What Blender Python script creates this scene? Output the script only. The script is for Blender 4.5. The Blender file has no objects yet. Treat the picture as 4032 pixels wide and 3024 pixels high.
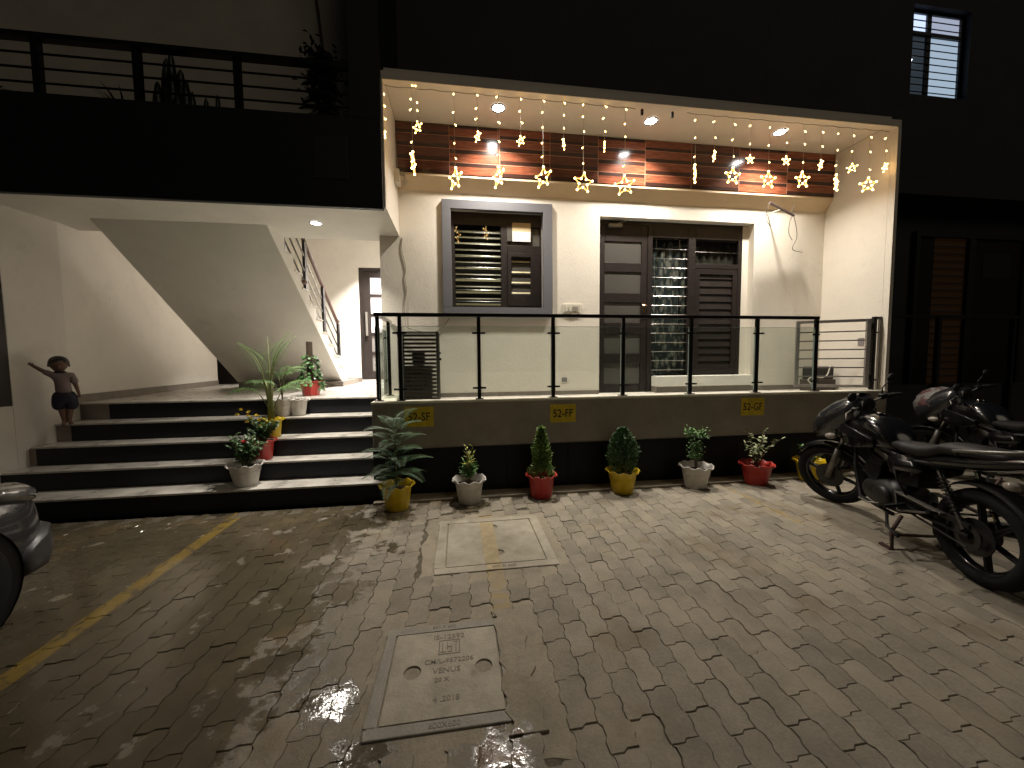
import bpy, bmesh, math, random
from mathutils import Vector, Matrix
random.seed(7)
PI = math.pi
SC = bpy.context.scene
COL = SC.collection

# ------------------------------------------------------------------ camera
YAW, PITCH, ROLL, FPX, HC = 0.1426, -0.0639, -0.0090, 1486.5, 1.5
cam = bpy.data.cameras.new('camera'); cam.sensor_width = 36.0; cam.lens = 36.0*FPX/4032
cam.clip_start = 0.05; cam.clip_end = 400
camo = bpy.data.objects.new('camera', cam); COL.objects.link(camo); SC.camera = camo
_f = Vector((math.sin(YAW)*math.cos(PITCH), math.cos(YAW)*math.cos(PITCH), math.sin(PITCH)))
_r = Vector((math.cos(YAW), -math.sin(YAW), 0)); _u = _r.cross(_f)
_r2 = _r*math.cos(ROLL)+_u*math.sin(ROLL); _u2 = -_r*math.sin(ROLL)+_u*math.cos(ROLL)
camo.matrix_world = Matrix(((_r2.x,_u2.x,-_f.x,0),(_r2.y,_u2.y,-_f.y,0),(_r2.z,_u2.z,-_f.z,HC),(0,0,0,1)))

# ------------------------------------------------------------------ night sky, far street light, exposure
world = bpy.data.worlds.new('World'); SC.world = world; world.use_nodes = True
wn = world.node_tree; bg = wn.nodes['Background']
sky = wn.nodes.new('ShaderNodeTexSky'); sky.sky_type = 'NISHITA'; sky.sun_disc = False
SUN_EL, SUN_AZ = math.radians(40), math.radians(150)      # azimuth clockwise from +Y
sky.sun_elevation = SUN_EL; sky.sun_rotation = SUN_AZ
wn.links.new(sky.outputs[0], bg.inputs[0]); bg.inputs[1].default_value = 0.0008
sun = bpy.data.lights.new('night_glow', 'SUN'); sun.energy = 0.15; sun.angle = math.radians(25); sun.color = (1.0,0.86,0.66)
suno = bpy.data.objects.new('night_glow', sun); COL.objects.link(suno)
sd = Vector((math.sin(SUN_AZ)*math.cos(SUN_EL), math.cos(SUN_AZ)*math.cos(SUN_EL), math.sin(SUN_EL)))
suno.rotation_euler = sd.to_track_quat('Z','Y').to_euler(); suno.location = (0,-6,9)
SC.view_settings.view_transform = 'Standard'; SC.view_settings.look = 'None'
SC.view_settings.exposure = 0.12; SC.view_settings.gamma = 1.0; SC.view_settings.use_curve_mapping = False
SC.render.engine = 'CYCLES'; SC.cycles.use_denoising = True
SC.cycles.max_bounces = 8; SC.cycles.sample_clamp_indirect = 3.0
LAMP = (1.0,0.93,0.83)

# ------------------------------------------------------------------ materials
MATS = {}
def mat(name, col, rough=0.6, metal=0.0, spec=0.5, var=0.0, vscale=6.0, bump=0.0, bscale=60.0, emit=None, es=0.0, coat=0.0, objc=False, tint=None, rvar=0.0, smudge=0.0):
    if name in MATS: return MATS[name]
    m = bpy.data.materials.new(name); m.use_nodes = True; MATS[name] = m
    nt = m.node_tree; b = nt.nodes['Principled BSDF']
    b.inputs['Base Color'].default_value = (*col,1); b.inputs['Roughness'].default_value = rough
    b.inputs['Metallic'].default_value = metal; b.inputs['Specular IOR Level'].default_value = spec
    if coat: b.inputs['Coat Weight'].default_value = coat; b.inputs['Coat Roughness'].default_value = 0.08
    if emit: b.inputs['Emission Color'].default_value = (*emit,1); b.inputs['Emission Strength'].default_value = es
    if var or bump or rvar:
        if objc:
            tc = nt.nodes.new('ShaderNodeTexCoord'); src = tc.outputs['Object']
        else:
            tc = nt.nodes.new('ShaderNodeNewGeometry'); src = tc.outputs['Position']
        if var or rvar:
            n = nt.nodes.new('ShaderNodeTexNoise'); n.inputs['Scale'].default_value = vscale; n.inputs['Detail'].default_value = 6; n.inputs['Roughness'].default_value = 0.65
            nt.links.new(src, n.inputs['Vector'])
        if var:
            mx = nt.nodes.new('ShaderNodeMix'); mx.data_type = 'RGBA'
            t = tint or (1,1,1)
            mx.inputs[6].default_value = (*[max(0,c*(1-var)*k) for c,k in zip(col,t)],1)
            mx.inputs[7].default_value = (*[min(1,c*(1+var)) for c in col],1)
            mr = nt.nodes.new('ShaderNodeMapRange'); mr.inputs[1].default_value = 0.3; mr.inputs[2].default_value = 0.7
            nt.links.new(n.outputs[0], mr.inputs[0]); nt.links.new(mr.outputs[0], mx.inputs[0]); cc = mx.outputs[2]
            if smudge:
                sn = noise(nt, src, 1.1, 8, 0.72); sn2 = noise(nt, src, 4.5, 6, 0.7)
                k = math_node(nt,'ADD', smooth(nt, sn, 0.52, 0.70), smooth(nt, sn2, 0.58, 0.72))
                cc = mixc(nt, math_node(nt,'MULTIPLY',k,smudge), cc, tuple(c*0.25 for c in col))
            nt.links.new(cc, b.inputs['Base Color'])
        if rvar:
            mr2 = nt.nodes.new('ShaderNodeMapRange'); mr2.inputs[1].default_value = 0.3; mr2.inputs[2].default_value = 0.7
            mr2.inputs[3].default_value = max(0.02,rough-rvar); mr2.inputs[4].default_value = min(1,rough+rvar)
            nt.links.new(n.outputs[0], mr2.inputs[0]); nt.links.new(mr2.outputs[0], b.inputs['Roughness'])
        if bump:
            n2 = nt.nodes.new('ShaderNodeTexNoise'); n2.inputs['Scale'].default_value = bscale; n2.inputs['Detail'].default_value = 5
            nt.links.new(src, n2.inputs['Vector'])
            bp = nt.nodes.new('ShaderNodeBump'); bp.inputs['Strength'].default_value = bump; bp.inputs['Distance'].default_value = 0.01
            nt.links.new(n2.outputs[0], bp.inputs['Height']); nt.links.new(bp.outputs[0], b.inputs['Normal'])
    return m

def N(nt, t, **kw):
    n = nt.nodes.new(t)
    for k,v in kw.items(): setattr(n,k,v)
    return n
def math_node(nt, op, a, b=None, c=None):
    n = nt.nodes.new('ShaderNodeMath'); n.operation = op
    for i,v in enumerate((a,b,c)):
        if v is None: continue
        if isinstance(v,(int,float)): n.inputs[i].default_value = v
        else: nt.links.new(v, n.inputs[i])
    return n.outputs[0]
def smooth(nt, v, a, b):
    n = nt.nodes.new('ShaderNodeMapRange'); n.interpolation_type = 'SMOOTHSTEP'
    nt.links.new(v, n.inputs[0]); n.inputs[1].default_value = a; n.inputs[2].default_value = b
    return n.outputs[0]
def noise(nt, src, sc, det=4, rough=0.6):
    n = nt.nodes.new('ShaderNodeTexNoise'); n.inputs['Scale'].default_value = sc; n.inputs['Detail'].default_value = det; n.inputs['Roughness'].default_value = rough
    nt.links.new(src, n.inputs['Vector']); return n.outputs[0]
def mixc(nt, f, a, b):
    n = nt.nodes.new('ShaderNodeMix'); n.data_type = 'RGBA'
    if isinstance(f,(int,float)): n.inputs[0].default_value = f
    else: nt.links.new(f, n.inputs[0])
    for i,v in ((6,a),(7,b)):
        if isinstance(v,tuple): n.inputs[i].default_value = (*v,1)
        else: nt.links.new(v, n.inputs[i])
    return n.outputs[2]

PW, PL, PX0, PY0 = 0.125, 0.24, 0.555, 1.76      # paver module and phase
def ground_mat(name, base, is_paver=True):
    """concrete ground with wet ground, yellow bay lines and mud, all by place on the ground"""
    m = bpy.data.materials.new(name); m.use_nodes = True; nt = m.node_tree; b = nt.nodes['Principled BSDF']
    g = N(nt,'ShaderNodeNewGeometry'); pos = g.outputs['Position']
    s = N(nt,'ShaderNodeSeparateXYZ'); nt.links.new(pos, s.inputs[0]); X,Y = s.outputs[0], s.outputs[1]
    # per-paver tone
    if is_paver:
        ci = math_node(nt,'FLOOR', math_node(nt,'DIVIDE', math_node(nt,'SUBTRACT',X,PX0), PW))
        half = math_node(nt,'MULTIPLY', math_node(nt,'MODULO', math_node(nt,'ADD',ci,1000.0), 2.0), PL/2)
        ri = math_node(nt,'FLOOR', math_node(nt,'DIVIDE', math_node(nt,'SUBTRACT', math_node(nt,'SUBTRACT',Y,PY0), half), PL))
        cv = N(nt,'ShaderNodeCombineXYZ'); nt.links.new(ci,cv.inputs[0]); nt.links.new(ri,cv.inputs[1])
        wnz = N(nt,'ShaderNodeTexWhiteNoise'); wnz.noise_dimensions='2D'; nt.links.new(cv.outputs[0], wnz.inputs['Vector'])
        rnd = wnz.outputs['Value']
    else:
        rnd = noise(nt,pos,1.3)
    big = noise(nt,pos,0.9,5); mid = noise(nt,pos,5.0,6); fine = noise(nt,pos,70.0,4,0.7); grit = noise(nt,pos,260.0,2)
    tone = math_node(nt,'ADD', math_node(nt,'MULTIPLY',rnd,0.20), math_node(nt,'ADD', math_node(nt,'MULTIPLY',mid,0.55), math_node(nt,'MULTIPLY',fine,0.45)))
    tone = smooth(nt,tone,0.32,0.90)
    dark = tuple(c*0.62 for c in base); light = tuple(min(1,c*1.28) for c in base)
    col = mixc(nt,tone,dark,light)
    # beige dust
    dust = smooth(nt, noise(nt,pos,2.3,6), 0.50, 0.68)
    col = mixc(nt, math_node(nt,'MULTIPLY',dust,0.55), col, (0.30,0.25,0.175))
    # wet ground : left of X~-0.95, a few pools further right
    wob = math_node(nt,'MULTIPLY', math_node(nt,'SUBTRACT', noise(nt,pos,3.2,6,0.62), 0.5), 1.7)
    wob2 = noise(nt,pos,14.0,5,0.65)
    wx = math_node(nt,'ADD', math_node(nt,'MULTIPLY',X,-1.0), wob)
    wet = smooth(nt, wx, 0.72, 0.98)
    def pool(cx,cy,r):
        dx = math_node(nt,'SUBTRACT',X,cx); dy = math_node(nt,'SUBTRACT',Y,cy)
        d = math_node(nt,'SQRT', math_node(nt,'ADD', math_node(nt,'MULTIPLY',dx,dx), math_node(nt,'MULTIPLY',dy,dy)))
        d = math_node(nt,'ADD', d, math_node(nt,'ADD', math_node(nt,'MULTIPLY',wob,0.30), math_node(nt,'MULTIPLY',math_node(nt,'SUBTRACT',wob2,0.5),0.30)))
        return smooth(nt, math_node(nt,'SUBTRACT',r,d), -0.03, 0.05)
    for c in ((-0.60,1.68,0.11),(0.16,1.35,0.12),(-0.40,1.38,0.09),(-0.62,3.78,0.22),(0.10,3.86,0.20),(0.90,3.90,0.13),(-0.75,2.5,0.15),(-0.55,3.05,0.13),(1.82,3.9,0.12)):
        wet = math_node(nt,'MAXIMUM', wet, pool(*c))
    drier = smooth(nt, noise(nt,pos,4.1,5), 0.60, 0.68)
    wet = math_node(nt,'MULTIPLY', wet, math_node(nt,'SUBTRACT',1.0, math_node(nt,'MULTIPLY',drier,0.6)))
    wetc = mixc(nt, mid, (0.052,0.042,0.027), (0.120,0.098,0.062))
    col = mixc(nt, wet, col, wetc)
    # brown silt
    silt = math_node(nt,'MULTIPLY', smooth(nt, noise(nt,pos,1.7,6), 0.55,0.66), 0.5)
    col = mixc(nt, silt, col, (0.16,0.115,0.06))
    # worn yellow bay lines, along Y
    worn = noise(nt,pos,9.0,6,0.7)
    def line(xc, w, y0, y1, lo, hi, k):
        dx = math_node(nt,'ABSOLUTE', math_node(nt,'SUBTRACT', math_node(nt,'ADD',X, math_node(nt,'MULTIPLY', math_node(nt,'SUBTRACT',mid,0.5),0.02)), xc))
        l = smooth(nt, math_node(nt,'SUBTRACT', w, dx), -0.004, 0.006)
        l = math_node(nt,'MULTIPLY', l, smooth(nt,Y,y0,y0+0.05)); l = math_node(nt,'MULTIPLY', l, math_node(nt,'SUBTRACT',1.0,smooth(nt,Y,y1,y1+0.03)))
        return math_node(nt,'MULTIPLY', math_node(nt,'MULTIPLY', l, smooth(nt,worn,lo,hi)), k)
    for a in ((-2.16,0.055,1.0,4.2,0.34,0.54,0.46),(0.235,0.06,2.15,3.62,0.40,0.60,0.40),(3.06,0.05,2.9,4.0,0.40,0.62,0.45)):
        col = mixc(nt, line(*a), col, (0.36,0.235,0.03))
    oil = math_node(nt,'MULTIPLY', pool(2.55,2.38,0.22), smooth(nt, noise(nt,pos,34.0,2), 0.63, 0.67))
    spl_ = smooth(nt, noise(nt,pos,11.0,3), 0.70, 0.74)
    col = mixc(nt, math_node(nt,'MAXIMUM', math_node(nt,'MULTIPLY',oil,0.85), math_node(nt,'MULTIPLY',spl_,0.35)), col, (0.02,0.016,0.012))
    nt.links.new(col, b.inputs['Base Color'])
    r = math_node(nt,'SUBTRACT', math_node(nt,'ADD',0.72, math_node(nt,'MULTIPLY',fine,0.2)), math_node(nt,'MULTIPLY',wet,0.74))
    nt.links.new(r, b.inputs['Roughness'])
    bp = N(nt,'ShaderNodeBump'); bp.inputs['Distance'].default_value = 0.006
    dry = math_node(nt,'SUBTRACT',1.0,wet)
    hgt = math_node(nt,'MULTIPLY', dry, math_node(nt,'ADD', math_node(nt,'MULTIPLY',fine,0.5), math_node(nt,'MULTIPLY',grit,0.35)))
    hgt = math_node(nt,'ADD', hgt, math_node(nt,'ADD', math_node(nt,'MULTIPLY',mid,0.8), math_node(nt,'MULTIPLY', math_node(nt,'MULTIPLY',noise(nt,pos,30.0,3,0.55),wet), 0.26)))
    nt.links.new(hgt, bp.inputs['Height'])
    nt.links.new(math_node(nt,'SUBTRACT',0.80,math_node(nt,'MULTIPLY',wet,0.15)), bp.inputs['Strength'])
    nt.links.new(bp.outputs[0], b.inputs['Normal'])
    return m

M_PAVER = ground_mat('paver_concrete', (0.240,0.208,0.158))
M_CEM = ground_mat('cement_fill', (0.28,0.24,0.175), False)
M_BED = mat('joint_sand', (0.10,0.082,0.056), 0.95, var=0.4, vscale=20, bump=0.6, bscale=120)
M_SOIL = mat('ground_soil', (0.10,0.085,0.065), 0.95, var=0.35, vscale=3, bump=0.5, bscale=30)
M_CREAM = mat('cream_plaster', (0.73,0.675,0.58), 0.62, var=0.05, vscale=2.2, smudge=0.10, bump=0.22, bscale=38)
M_WHITE = mat('white_plaster', (0.74,0.70,0.63), 0.62, var=0.05, vscale=2.0, smudge=0.10, bump=0.18, bscale=40)
M_BAND = mat('tan_plaster', (0.66,0.53,0.36), 0.6, var=0.05, vscale=2.0, bump=0.12, bscale=40)
M_PLINTH = mat('taupe_plaster', (0.275,0.24,0.19), 0.7, var=0.14, vscale=3.0, smudge=0.22, bump=0.25, bscale=45)
M_COPING = mat('coping_paint', (0.66,0.62,0.50), 0.5, var=0.10, vscale=8, bump=0.15, bscale=60)
M_GRANITE = mat('black_granite', (0.008,0.008,0.009), 0.5, spec=0.2, var=0.3, vscale=60, rvar=0.08)
M_RISER = mat('charcoal_granite_riser', (0.010,0.011,0.014), 0.42, spec=0.3, var=0.35, vscale=40, rvar=0.1)
M_TREAD = mat('stone_tread', (0.48,0.45,0.40), 0.34, var=0.26, vscale=5.0, smudge=0.22, bump=0.15, bscale=90, rvar=0.14)
M_SKIRT = mat('brown_stone_skirting', (0.20,0.17,0.14), 0.45, var=0.15, vscale=10)
M_BLACKP = mat('black_paint', (0.009,0.010,0.011), 0.55, var=0.2, vscale=5)
M_UPPER = mat('upper_wall_paint', (0.50,0.46,0.38), 0.75, var=0.1, vscale=2)
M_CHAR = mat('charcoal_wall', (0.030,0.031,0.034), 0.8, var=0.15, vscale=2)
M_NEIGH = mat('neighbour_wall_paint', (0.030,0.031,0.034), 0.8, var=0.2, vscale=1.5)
M_WOOD = mat('dark_stained_wood', (0.019,0.014,0.012), 0.42, spec=0.35, var=0.3, vscale=14, bump=0.1, bscale=80)
M_STEEL = mat('black_coated_steel', (0.020,0.018,0.017), 0.28, metal=0.4, spec=0.6)
M_CHROME = mat('brushed_stainless', (0.28,0.27,0.25), 0.22, metal=1.0)
M_GATE = mat('grey_gate_steel', (0.30,0.275,0.25), 0.40, metal=0.5, var=0.15, vscale=20)
M_WINFR = mat('blue_grey_surround', (0.125,0.125,0.138), 0.6, var=0.06, vscale=4, bump=0.1, bscale=60)
M_PLASTIC = mat('ivory_plastic', (0.62,0.58,0.48), 0.4)
M_WIRE = mat('grey_wire', (0.30,0.27,0.21), 0.6)
M_DARKW = mat('brown_wire', (0.05,0.035,0.025), 0.6)
M_RUB = mat('black_rubber', (0.009,0.009,0.009), 0.8, spec=0.25, bump=0.2, bscale=120, objc=True)
M_INT = mat('dim_room', (0.07,0.06,0.05), 0.9)

def glass_mat(name, tint, refl=0.04, rough=0.01):
    m = bpy.data.materials.new(name); m.use_nodes = True; nt = m.node_tree
    for n in list(nt.nodes):
        if n.type == 'BSDF_PRINCIPLED': nt.nodes.remove(n)
    out = nt.nodes['Material Output']
    t = N(nt,'ShaderNodeBsdfTransparent'); t.inputs[0].default_value = (*tint,1)
    g = N(nt,'ShaderNodeBsdfGlossy'); g.inputs['Roughness'].default_value = rough
    f = N(nt,'ShaderNodeFresnel'); gb = N(nt,'ShaderNodeNewGeometry'); nt.links.new(math_node(nt,'SUBTRACT',1.5,math_node(nt,'MULTIPLY',gb.outputs['Backfacing'],0.8333)), f.inputs[0])
    mx = N(nt,'ShaderNodeMixShader'); nt.links.new(f.outputs[0], mx.inputs[0]); nt.links.new(t.outputs[0], mx.inputs[1]); nt.links.new(g.outputs[0], mx.inputs[2])
    nt.links.new(mx.outputs[0], out.inputs[0]); return m
M_GLASS = glass_mat('clear_glass', (0.90,0.93,0.91))
M_PANE = glass_mat('window_glass', (0.75,0.76,0.74))
M_GEDGE = mat('green_glass_edge', (0.42,0.52,0.50), 0.15, spec=0.6)
M_FROST = mat('smoked_frosted_pane', (0.085,0.08,0.07), 0.22, spec=0.55)

# ------------------------------------------------------------------ mesh builder
OFF = {}
class MB:
    def __init__(s): s.v = []; s.f = []
    def add(s, vs, fs):
        o = len(s.v); s.v += [Vector(p) for p in vs]; s.f += [tuple(i+o for i in f) for f in fs]; return s
    def box(s, x0,x1,y0,y1,z0,z1):
        return s.add([(x0,y0,z0),(x1,y0,z0),(x1,y1,z0),(x0,y1,z0),(x0,y0,z1),(x1,y0,z1),(x1,y1,z1),(x0,y1,z1)],
                     [(0,3,2,1),(4,5,6,7),(0,1,5,4),(1,2,6,5),(2,3,7,6),(3,0,4,7)])
    def obox(s, c, size, rot=None):
        R = rot or Matrix.Identity(3); c = Vector(c); a,b,d = [k/2 for k in size]
        vs = [c+R@Vector((x,y,z)) for z in (-d,d) for x,y in ((-a,-b),(a,-b),(a,b),(-a,b))]
        return s.add(vs,[(0,3,2,1),(4,5,6,7),(0,1,5,4),(1,2,6,5),(2,3,7,6),(3,0,4,7)])
    def bar(s, p, q, w, h, up=(0,0,1)):
        p = Vector(p); q = Vector(q); d = (q-p); L = d.length; d.normalize(); up = Vector(up)
        if abs(d.dot(up))>0.98: up = Vector((0,1,0))
        r = d.cross(up).normalized(); u = r.cross(d)
        R = Matrix((d,r,u)).transposed(); return s.obox((p+q)/2,(L,w,h),R)
    def tube(s, pts, r, n=8, cap=True):
        pts = [Vector(p) for p in pts]; rs = r if isinstance(r,(list,tuple)) else [r]*len(pts)
        rings = []; prev = None
        for i,p in enumerate(pts):
            d = (pts[min(i+1,len(pts)-1)]-pts[max(i-1,0)])
            d = d.normalized() if d.length>1e-9 else Vector((0,0,1))
            if prev is None:
                a = Vector((0,0,1)) if abs(d.z)<0.9 else Vector((1,0,0)); x = d.cross(a).normalized()
            else:
                x = (prev-d*prev.dot(d)); x = x.normalized() if x.length>1e-6 else d.cross(Vector((0,0,1))).normalized()
            prev = x; y = d.cross(x)
            rings.append([p+(x*math.cos(2*PI*k/n)+y*math.sin(2*PI*k/n))*rs[i] for k in range(n)])
        return s.loft(rings, True, cap)
    def loft(s, rings, closed=True, cap=True):
        o = len(s.v); n = len(rings[0]); m = len(rings)
        for r in rings: s.v += [Vector(p) for p in r]
        for i in range(m-1):
            for k in range(n if closed else n-1):
                k2 = (k+1)%n; s.f.append((o+i*n+k,o+i*n+k2,o+(i+1)*n+k2,o+(i+1)*n+k))
        if cap and closed:
            s.f.append(tuple(o+k for k in range(n))[::-1]); s.f.append(tuple(o+(m-1)*n+k for k in range(n)))
        return s
    def lathe(s, prof, n=24, c=(0,0,0), axis='Z', wave=None, cap=False):
        c = Vector(c); rings = []
        for j,(r,z) in enumerate(prof):
            ring = []
            for k in range(n):
                a = 2*PI*k/n; rr = r; zz = z
                if wave: rr,zz = wave(j,a,r,z)
                x,y = rr*math.cos(a), rr*math.sin(a)
                p = {'Z':(x,y,zz),'X':(zz,x,y),'Y':(x,zz,y)}[axis]; ring.append(c+Vector(p))
            rings.append(ring)
        return s.loft(rings, True, cap)
    def prism(s, poly, axis, a, b):
        f = {'X':lambda p,t:(t,p[0],p[1]),'Y':lambda p,t:(p[0],t,p[1]),'Z':lambda p,t:(p[0],p[1],t)}[axis]
        n = len(poly); o = len(s.v)
        s.v += [Vector(f(p,a)) for p in poly]+[Vector(f(p,b)) for p in poly]
        s.f.append(tuple(o+i for i in range(n))); s.f.append(tuple(o+n+i for i in range(n))[::-1])
        for i in range(n): s.f.append((o+i,o+n+i,o+n+(i+1)%n,o+(i+1)%n))
        return s
    def ball(s, c, r, n=12, m=8, sc=(1,1,1)):
        c = Vector(c); rings = []
        for j in range(m+1):
            t = PI*j/m; rr = max(1e-4,math.sin(t))*r
            rings.append([c+Vector((rr*math.cos(2*PI*k/n)*sc[0], rr*math.sin(2*PI*k/n)*sc[1], -math.cos(t)*r*sc[2])) for k in range(n)])
        return s.loft(rings, True, True)
    def wallgrid(s, xs, zs, holes, y0, y1):
        def solid(i,j):
            if i<0 or j<0 or i>=len(xs)-1 or j>=len(zs)-1: return False
            cx=(xs[i]+xs[i+1])/2; cz=(zs[j]+zs[j+1])/2
            return not any(h[0]<cx<h[1] and h[2]<cz<h[3] for h in holes)
        for i in range(len(xs)-1):
            for j in range(len(zs)-1):
                if not solid(i,j): continue
                a,b,c,d = xs[i],xs[i+1],zs[j],zs[j+1]
                s.add([(a,y0,c),(b,y0,c),(b,y0,d),(a,y0,d)],[(0,1,2,3)]); s.add([(a,y1,c),(b,y1,c),(b,y1,d),(a,y1,d)],[(3,2,1,0)])
                if not solid(i-1,j): s.add([(a,y0,c),(a,y1,c),(a,y1,d),(a,y0,d)],[(3,2,1,0)])
                if not solid(i+1,j): s.add([(b,y0,c),(b,y1,c),(b,y1,d),(b,y0,d)],[(0,1,2,3)])
                if not solid(i,j-1): s.add([(a,y0,c),(b,y0,c),(b,y1,c),(a,y1,c)],[(3,2,1,0)])
                if not solid(i,j+1): s.add([(a,y0,d),(b,y0,d),(b,y1,d),(a,y1,d)],[(0,1,2,3)])
        return s
    def build(s, name, m, parent=None, sm=False, bevel=0.0, sub=0, fix=True, seg=2):
        me = bpy.data.meshes.new(name)
        off = OFF.get(parent.name, Vector((0,0,0))) if parent else Vector((0,0,0))
        me.from_pydata([tuple(v-off) for v in s.v], [], s.f); me.validate()
        if fix:
            bm = bmesh.new(); bm.from_mesh(me)
            bmesh.ops.remove_doubles(bm, verts=bm.verts, dist=1e-5)
            bmesh.ops.recalc_face_normals(bm, faces=bm.faces); bm.to_mesh(me); bm.free()
        if sm:
            for p in me.polygons: p.use_smooth = True
        if m: me.materials.append(m)
        o = bpy.data.objects.new(name, me); COL.objects.link(o)
        if parent: o.parent = parent; OFF[o.name] = off
        if bevel:
            md = o.modifiers.new('bevel','BEVEL'); md.width = bevel; md.segments = seg; md.limit_method = 'ANGLE'; md.angle_limit = 0.7
        if sub:
            md = o.modifiers.new('sub','SUBSURF'); md.levels = sub; md.render_levels = sub
        return o
def spl(pts, n=6):
    pts = [Vector(p) for p in pts]; P = [pts[0]*2-pts[1]]+pts+[pts[-1]*2-pts[-2]]; out = []
    for i in range(1,len(P)-2):
        for k in range(n):
            t = k/n; a,b,c,d = P[i-1],P[i],P[i+1],P[i+2]
            out.append(0.5*((2*b)+(c-a)*t+(2*a-5*b+4*c-d)*t*t+(3*b-a-3*c+d)*t*t*t))
    return out+[pts[-1]]
def tag(o, label, cat, group=None, kind=None):
    if label: o['label'] = label
    if cat: o['category'] = cat
    if group: o['group'] = group
    if kind: o['kind'] = kind
    return o
def thing(name, label, cat, loc=(0,0,0), rotz=0.0, group=None, world=True):
    o = bpy.data.objects.new(name, None); COL.objects.link(o); o.location = loc; o.rotation_euler = (0,0,rotz)
    o.empty_display_size = 0.1
    OFF[o.name] = Vector(loc) if world else Vector((0,0,0))
    return tag(o,label,cat,group)
def struct(name, mb, m, **kw):
    o = mb.build(name, m, **kw); o['kind'] = 'structure'; return o
def copy_tree(o, parent=None):
    c = o.copy(); COL.objects.link(c); c.parent = parent
    for ch in o.children: copy_tree(ch, c)
    return c
def text_mesh(name, body, size, loc, rot, m, parent, align='CENTER', ext=0.0008, sx=1.0, bold=0.0):
    cu = bpy.data.curves.new(name,'FONT'); cu.body = body; cu.size = size; cu.align_x = align; cu.align_y = 'CENTER'; cu.extrude = ext; cu.offset = bold; cu.resolution_u = 3
    to = bpy.data.objects.new(name+'_tmp', cu); COL.objects.link(to)
    dg = bpy.context.evaluated_depsgraph_get(); me = bpy.data.meshes.new_from_object(to.evaluated_get(dg))
    bpy.data.objects.remove(to); bpy.data.curves.remove(cu)
    me.name = name; me.materials.clear(); me.materials.append(m)
    off = OFF.get(parent.name, Vector((0,0,0)))
    o = bpy.data.objects.new(name, me); COL.objects.link(o); o.parent = parent; OFF[o.name] = off
    o.location = Vector(loc)-off; o.rotation_euler = rot; o.scale = (sx,1,1)
    return o

# ================================================================== GROUND
YW, YF, YT, XL, XR, ZP, ZL, RS = 5.177, 4.24, 5.05, -0.706, 5.60, 1.054, 1.03, 0.206
struct('ground', MB().box(-45,45,-40,60,-0.3,-0.06), M_SOIL)
pavement = struct('pavement', MB().box(-8,12,-3.0,4.06,-0.058,-0.0075), M_BED)
# zig-zag interlocking paver, long axis along Y, all sides interlock by translation
def paver_outline(g=0.0011, b=0.0062, a=0.0072):
    q = PL/2
    def gx(y):                                  # side profile, period PL/2
        t = (y % q)/q
        if t<0.35: return -b
        if t<0.55: return -b+2*b*(t-0.35)/0.2
        if t<0.88: return b
        return b-2*b*(t-0.88)/0.12
    e = 1e-6; g0 = gx(0)
    bot = [(g0,-a),(g0+0.44*PW,-a),(g0+0.58*PW,a),(g0+PW,a)]
    yr = [0.35*q,0.55*q,0.88*q,q,1.35*q,1.55*q,1.88*q]
    pts = list(bot)+[(PW+gx(y),y) for y in yr]+[(x,y+PL) for x,y in bot[::-1]]+[(gx(y),y) for y in yr[::-1]]
    cx, cy = PW/2, PL/2
    out = []
    for x,y in pts:
        dx,dy = x-cx, y-cy
        out.append((dx*(1-2*g/PW), dy*(1-2*g/PL)))
    return out
PO = paver_outline()
def paver_verts():
    n = len(PO); ch = 0.0022
    top = [(x*(1-2*ch/PW), y*(1-2*ch/PL), 0.0) for x,y in PO]
    mid = [(x,y,-0.0030) for x,y in PO]; low = [(x,y,-0.022) for x,y in PO]
    vs = top+mid+low
    fs = [tuple(range(n))]
    for k in range(n):
        k2=(k+1)%n
        fs += [(k,n+k,n+k2,k2),(n+k,2*n+k,2*n+k2,n+k2)]
    return vs, fs
PV, PF = paver_verts()
pm = bpy.data.meshes.new('paver'); pm.from_pydata(PV,[],PF); pm.materials.append(M_PAVER)
bm = bmesh.new(); bm.from_mesh(pm); bmesh.ops.recalc_face_normals(bm, faces=bm.faces); bm.to_mesh(pm); bm.free()
cells = []
for ci in range(-66,90):
    for ri in range(-18,12):
        x = PX0+(ci+0.5)*PW; y = PY0+(ri+0.5)*PL+((ci%2)*PL/2)
        if y>3.99 or y<-2.4 or x>11.8 or x<-7.8: continue
        if -0.27<x<0.80 and 2.50<y<3.60: continue
        if -0.47<x<0.44 and 1.36<y<2.22: continue
        # seen size from the standing point
        d = (x*x+y*y+2.25); ang = math.degrees(math.atan2(x,y))-8.17
        seen = abs(ang)<52 and y>1.15+0.15*abs(x-0.2)*0 and not (x<-2.55 and y<3.1)
        cells.append((0 if seen else 1, d, x, y))
cells.sort()
rp = random.Random(3)
field_v, field_f = [], []
for i,(sn,d,x,y) in enumerate(cells):
    tilt = (rp.gauss(0,0.007), rp.gauss(0,0.009), rp.gauss(0,0.008)); dz = rp.gauss(0,0.0014)
    dx, dy = rp.gauss(0,0.0010), rp.gauss(0,0.0012)
    if i<300:
        o = bpy.data.objects.new('paver', pm); COL.objects.link(o); o.parent = pavement
        o.location = (x+dx,y+dy,dz); o.rotation_euler = tilt
    else:
        b0 = len(field_v); R = Matrix.Rotation(tilt[2],3,'Z')@Matrix.Rotation(tilt[1],3,'Y')@Matrix.Rotation(tilt[0],3,'X')
        T = Vector((x+dx,y+dy,dz))
        field_v += [tuple(R@Vector(v)+T) for v in PV]; field_f += [tuple(k+b0 for k in f) for f in PF]
fm = bpy.data.meshes.new('paver_field'); fm.from_pydata(field_v,[],field_f); fm.materials.append(M_PAVER)
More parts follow.
